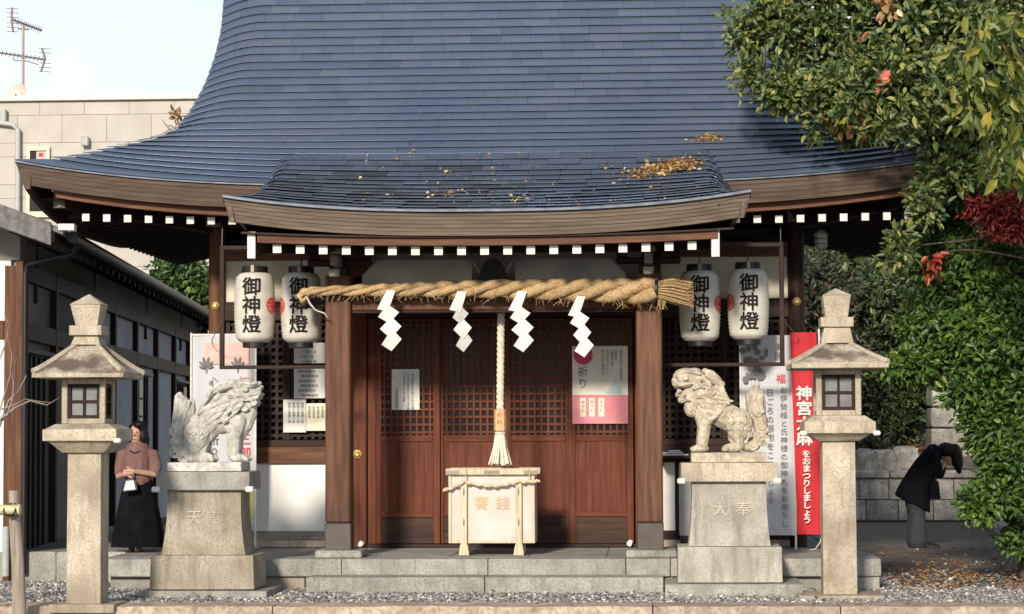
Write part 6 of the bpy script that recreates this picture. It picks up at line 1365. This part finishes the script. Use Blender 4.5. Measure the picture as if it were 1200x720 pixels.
# wooden stake and bamboo rail at bottom left
SY_ = -5.15; pk = root('wooden_stake', (wx(19, SY_), SY_, -.12), 'weathered round wooden stake at the bottom left corner', 'stake')
MB().tube([(wx(23, SY_, 720), SY_, -.15), (wx(21, SY_, 660), SY_, wz(660, SY_, 20)), (wx(17.5, SY_, 610), SY_, wz(610, SY_, 20)), (wx(16, SY_, 575), SY_, wz(575, SY_, 20))], [.066, .062, .055, .047], 12).build('stake_post', M_POSTW, pk, smooth=50)
bm_ = root('bamboo_rail', (wx(0, SY_), SY_ - .1, wz(597, SY_, 10)), 'cut green bamboo pole lashed across the wooden stake', 'bamboo pole')
MB().tube([(wx(-80, SY_), SY_ - .11, wz(599, SY_, 10)), (wx(28, SY_), SY_ - .11, wz(597, SY_, 10))], .048, 14).build('culm', M_BAMBOO, bm_, smooth=50)
MB().tube([(wx(27.2, SY_), SY_ - .11, wz(597, SY_, 10)), (wx(28.6, SY_), SY_ - .11, wz(597, SY_, 10))], .050, 14).build('culm_node', M_BAMBOO, bm_, smooth=50)
ls = MB()
for q in (-1, 1):
    ls.tube([(wx(18, SY_) + .055 * cos(a) * q, SY_ - .08 + .10 * sin(a + 1), wz(597, SY_, 10) + .055 * sin(a)) for a in np.linspace(0, 2 * pi, 16)], .008, 5)
ls.build('lashing', M_BLACK, bm_)
# small hanging metal lantern under the right eave
hy = -.6; hl = root('hanging_lantern', (wx(964, hy), hy, wz(296, hy)), 'small pale metal lantern hanging under the right eave', 'lantern')
cx_ = wx(964, hy); mt = flat('pale_metal', (.42, .42, .36), .5)
MB().lathe([(.05, wz(295, hy)), (.07, wz(292, hy)), (.07, wz(279, hy)), (.085, wz(278, hy)), (.03, wz(273, hy))], cx_, hy, 6).build('lantern_body', mt, hl); MB().tube([(cx_, hy, wz(274, hy)), (cx_, hy, wz(262, hy))], .005, 5).build('hanging_wire', M_DARKMETAL, hl)
for z in (283, 289): MB().lathe([(.073, wz(z + 1, hy)), (.073, wz(z, hy))], cx_, hy, 6).build('lantern_band', M_DARKMETAL, hl)

# ================================================================== people
def woman():
    Yw = -.95; px = 161; f0 = gr(158, 647, ZP); Yw = float(f0[1]); k = (Yw - CAM[1]) / F; X0 = wx(161, Yw, 560)
    r = root('person', (X0, Yw, ZP), 'woman with a black bob, dusty pink blouse and long black skirt, hands folded', 'person')
    P = lambda px, py, d=0: (wx(px, Yw, py), Yw + d, wz(py, Yw, px)); b = MB()
    b.ell(P(160, 507, 0), (.072, .088, .098)); b.ell(P(159.5, 515, -.02), (.055, .062, .06)); b.cap(P(161, 517, .015), P(161, 528, .02), .045, .05)
    b.ell(P(159, 509.5, -.09), (.013, .02, .02)); b.ell(P(159, 514.5, -.082), (.022, .01, .006)); b.ell(P(167.6, 508, 0), (.012, .02, .03))
    b.chain([P(161, 533, .02), P(161, 550, .01), P(162, 566, .01)], [.115, .10, .12]); b.cap(P(149, 533, .02), P(174, 533, .02), .055, .055)
    b.chain([P(144, 534, .02), P(140, 547, .02), P(140, 558, -.03), P(150, 556, -.16)], [.044, .040, .036, .026]); b.chain([P(179, 534, .02), P(183, 547, .02), P(182, 556, -.05), P(160, 552, -.19)], [.05, .042, .036, .026])
    for q, (hx, hy_, dx) in enumerate(((151, 556, 1), (159, 552, -1))):        # hands: palm, four curled fingers, thumb
        b.ell(P(hx + dx * 2, hy_, -.185), (.036, .018, .026))
        for i in range(4): a = P(hx + dx * 4.5, hy_ - 1.8 + i * 1.7, -.195); m = P(hx + dx * (8 + (1.2 if i in (1, 2) else 0)), hy_ - 1.4 + i * 1.7, -.205); e = P(hx + dx * (9.5 + (1.2 if i in (1, 2) else 0)), hy_ + .4 + i * 1.6, -.195); b.chain([a, m, e], [.009, .0085, .007], 8)
        b.chain([P(hx + dx * 1, hy_ - 2, -.19), P(hx + dx * 4, hy_ - 4.5, -.20), P(hx + dx * 6.5, hy_ - 4.8, -.205)], [.011, .010, .008], 8)
    for s in (-1, 1): b.chain([P(161 + s * 7, 570, .01), P(160 + s * 5.5, 605, .01), P(158.5 + s * 4.5, 641, .02)], [.085, .058, .036]); b.cap(P(158.5 + s * 4.5, 644.5, .02), P(158 + s * 4.6, 647, -.12), .034, .027)
    remesh(b, 'body', M_SKIN, r, vox=.007, smooth_it=2)
    c = MB(); c.chain([P(161, 531, .02), P(161, 548, .01), P(162, 562, .01)], [.150, .148, .150]); c.cap(P(148, 533, .02), P(175, 533, .02), .068, .068)
    c.chain([P(143, 533.5, .02), P(140, 546, .02), P(140, 554, -.01)], [.064, .060, .054]); c.chain([P(179.5, 533.5, .02), P(183, 546, .02), P(182.5, 554, -.03)], [.064, .060, .054])
    remesh(c, 'blouse', M_BLOUSE, r, vox=.012, smooth_it=3)
    MB().tube([P(154 + 0, 523, -.06), P(155.5, 529, -.11), P(161, 531.5, -.125), P(166.5, 529, -.11), P(168, 523, -.06)], .010, 6).build('neckband', M_BLACK, r, smooth=60)
    V = []; n = 48; lv = [(557, .130, .11), (563, .15, .12), (580, .195, .15), (600, .235, .18), (620, .27, .20), (641, .295, .22)]
    for py, ra, rb_ in lv:
        cx, _, cz = P(162 - (py - 557) * .015, py)
        for i in range(n): a = 2 * pi * i / n; f_ = 1 + .05 * sin(a * 9) * (py - 557) / 84; V.append((cx + ra * cos(a) * f_, Yw + .01 + rb_ * sin(a) * f_, cz))
    Fc = [(j * n + i, j * n + (i + 1) % n, (j + 1) * n + (i + 1) % n, (j + 1) * n + i) for j in range(len(lv) - 1) for i in range(n)] + [tuple(range(n))]
    MB().add(V, Fc).build('skirt', M_SKIRT, r, smooth=80)
    h = MB(); h.ell(P(162.5, 503, .03), (.094, .10, .095)); h.ell(P(168, 512, .02), (.055, .085, .115)); h.ell(P(163, 516, .06), (.085, .05, .09)); h.ell(P(153.2, 509, .0), (.034, .075, .11)); h.ell(P(164, 498, -.05), (.062, .05, .04), rot=.3); h.cap(P(171, 515, .02), P(172, 524, .03), .038, .02)
    remesh(h, 'hair', M_HAIR, r, vox=.008, smooth_it=2)
    for s in (-1, 1): MB().ell(P(159 + s * 3.2, 507, -.083), (.010, .006, .005)).build('eye', M_INK, r)
    MB().ell(P(159, 515, -.089), (.018, .005, .004)).build('mouth', flat('lip', (.38, .12, .10), .5), r)
    for s in (-1, 1): MB().cap(P(158.5 + s * 4.6, 647, .02), P(158 + s * 4.7, 648, -.13), .037, .032).build('shoe', M_BLACK, r, smooth=60)
    g = root('handbag', P(158, 575, -.26), 'small silver clear bag held before the black skirt', 'bag')
    V = [P(153, 562, -.2), P(163, 561, -.2), P(168, 574, -.2), P(150, 576, -.2)]; bm2 = MB(); bm2.hexa([V[3], V[2], (V[2][0], V[2][1] - .09, V[2][2]), (V[3][0], V[3][1] - .09, V[3][2]), V[0], V[1], (V[1][0], V[1][1] - .05, V[1][2]), (V[0][0], V[0][1] - .05, V[0][2])])
    bm2.build('bag_body', M_SILVER, g, bev=.015, rough=.008); MB().tube([P(154, 562, -.24), P(155, 556, -.24), P(159, 555, -.24), P(162, 562, -.24)], .005, 5).build('strap', M_BLACK, g)
woman()
def bower():
    f0 = gr(1080, 642, 0); Yw = float(f0[1]); k = (Yw - CAM[1]) / F
    r = root('person', (float(f0[0]), Yw, 0), 'person in a dark coat bowing deeply, hands to the face, by the stone wall', 'person')
    P = lambda px, py, d=0: (wx(px, Yw, py), Yw + d, wz(py, Yw, px)); b = MB()
    b.ell(P(1110, 535), (.085, .075, .11), rot=-2.2); b.ell(P(1113, 541), (.05, .05, .06)); b.ell(P(1108, 545.5), (.022, .012, .018)); b.cap(P(1103, 530), P(1096, 529), .052, .055)
    b.chain([P(1095, 534), P(1083, 552), P(1074, 574)], [.10, .12, .13])
    for s in (-1, 1):
        b.chain([P(1094, 536, s * .14), P(1097, 554, s * .19), P(1105, 548, s * .06)], [.05, .045, .033]); b.ell(P(1106.5, 545, s * .018), (.026, .014, .045), rot=.5)
        for i in range(4): b.chain([P(1107 + i * .8, 543, s * .016), P(1108.5 + i * .9, 539.5, s * .014), P(1109.8 + i, 537, s * .012)], [.009, .0085, .007], 8)
        b.chain([P(1105, 545, s * .02), P(1105.5, 541.5, s * .028), P(1107, 539, s * .022)], [.010, .009, .007], 8)
        b.chain([P(1071, 578, s * .1), P(1074, 608, s * .1), P(1076, 636, s * .1)], [.11, .075, .05]); b.cap(P(1077, 638.5, s * .1), P(1089, 640.5, s * .1), .04, .032)
    remesh(b, 'body', M_SKIN, r, vox=.009, smooth_it=2)
    prs = [((1096, 520), (1106, 531), .08), ((1090, 521), (1104, 536), .15), ((1083, 528), (1102, 543), .21), ((1074, 538), (1101, 552), .245), ((1066, 549), (1099, 560), .25), ((1059, 560), (1094, 569), .26), ((1053, 570), (1091, 580), .27), ((1049, 578), (1090, 590), .28), ((1050, 582), (1090, 602), .27), ((1056, 582), (1086, 599), .24)]
    V = []; n = 24
    for a, e, dp in prs:
        A = Vector(P(*a)); E = Vector(P(*e)); mid = (A + E) / 2; ax = (E - A) / 2
        for i in range(n): t = 2 * pi * i / n; f_ = 1 + .025 * sin(t * 5); V.append(mid + ax * cos(t) * f_ + Vector((0, dp * sin(t) * f_, 0)))
    c = MB().add(V, [(j * n + i, j * n + (i + 1) % n, (j + 1) * n + (i + 1) % n, (j + 1) * n + i) for j in range(len(prs) - 1) for i in range(n)] + [tuple(range(n)), tuple(range(len(prs) * n - 1, len(prs) * n - n - 1, -1))])
    for s in (-1, 1): c.chain([P(1092, 535, s * .19), P(1097, 553, s * .21), P(1100, 556, s * .12), P(1104, 550, s * .07)], [.085, .08, .065, .05])
    remesh(c, 'coat', M_COAT, r, vox=.014, smooth_it=2)
    MB().tube([P(1090, 526, -.12), P(1094, 523, -.06), P(1099, 523, 0), P(1098, 526, .08)], [.012, .02, .02, .012], 6).build('collar', M_PIPE, r, smooth=60)
    t = MB()
    for s in (-1, 1): t.chain([P(1072, 580, s * .1), P(1074, 606, s * .1), P(1074.5, 634, s * .11)], [.14, .115, .135])
    remesh(t, 'trousers', M_TROUSER, r, vox=.014, smooth_it=2)
    h = MB(); h.ell(P(1109, 528), (.135, .115, .115), rot=-.2); h.ell(P(1118, 530), (.11, .11, .12)); h.chain([P(1119, 532), P(1122, 542), P(1124, 553)], [.11, .085, .035]); h.chain([P(1117, 533, -.05), P(1121, 543, -.05), P(1123, 550, -.05)], [.05, .045, .02])
    remesh(h, 'hair', M_HAIR, r, vox=.012, smooth_it=2)
    for s in (-1, 1): MB().chain([P(1075, 639.5, s * .1), P(1088, 640.5, s * .1), P(1098, 641.5, s * .1)], [.060, .058, .045]).build('shoe', M_BLACK, r, smooth=60)
    g = root('handbag', P(1092, 588, -.25), 'dark handbag hanging from the bowing person arm', 'bag')
    MB().frus(*[P(1093, 580, -.25)[0], Yw - .25], P(0, 587)[2], .075, .05, P(0, 566)[2], .05, .035).build('bag_body', M_COAT, g, bev=.02, seg=2); MB().tube([P(1091, 567, -.25), P(1094, 557, -.24), P(1096, 567, -.25)], .008, 6).build('strap', M_BLACK, g)
bower()
print('objects', len(SC.objects), 'tris', sum(len(o.data.polygons) for o in SC.objects if o.type == 'MESH'))
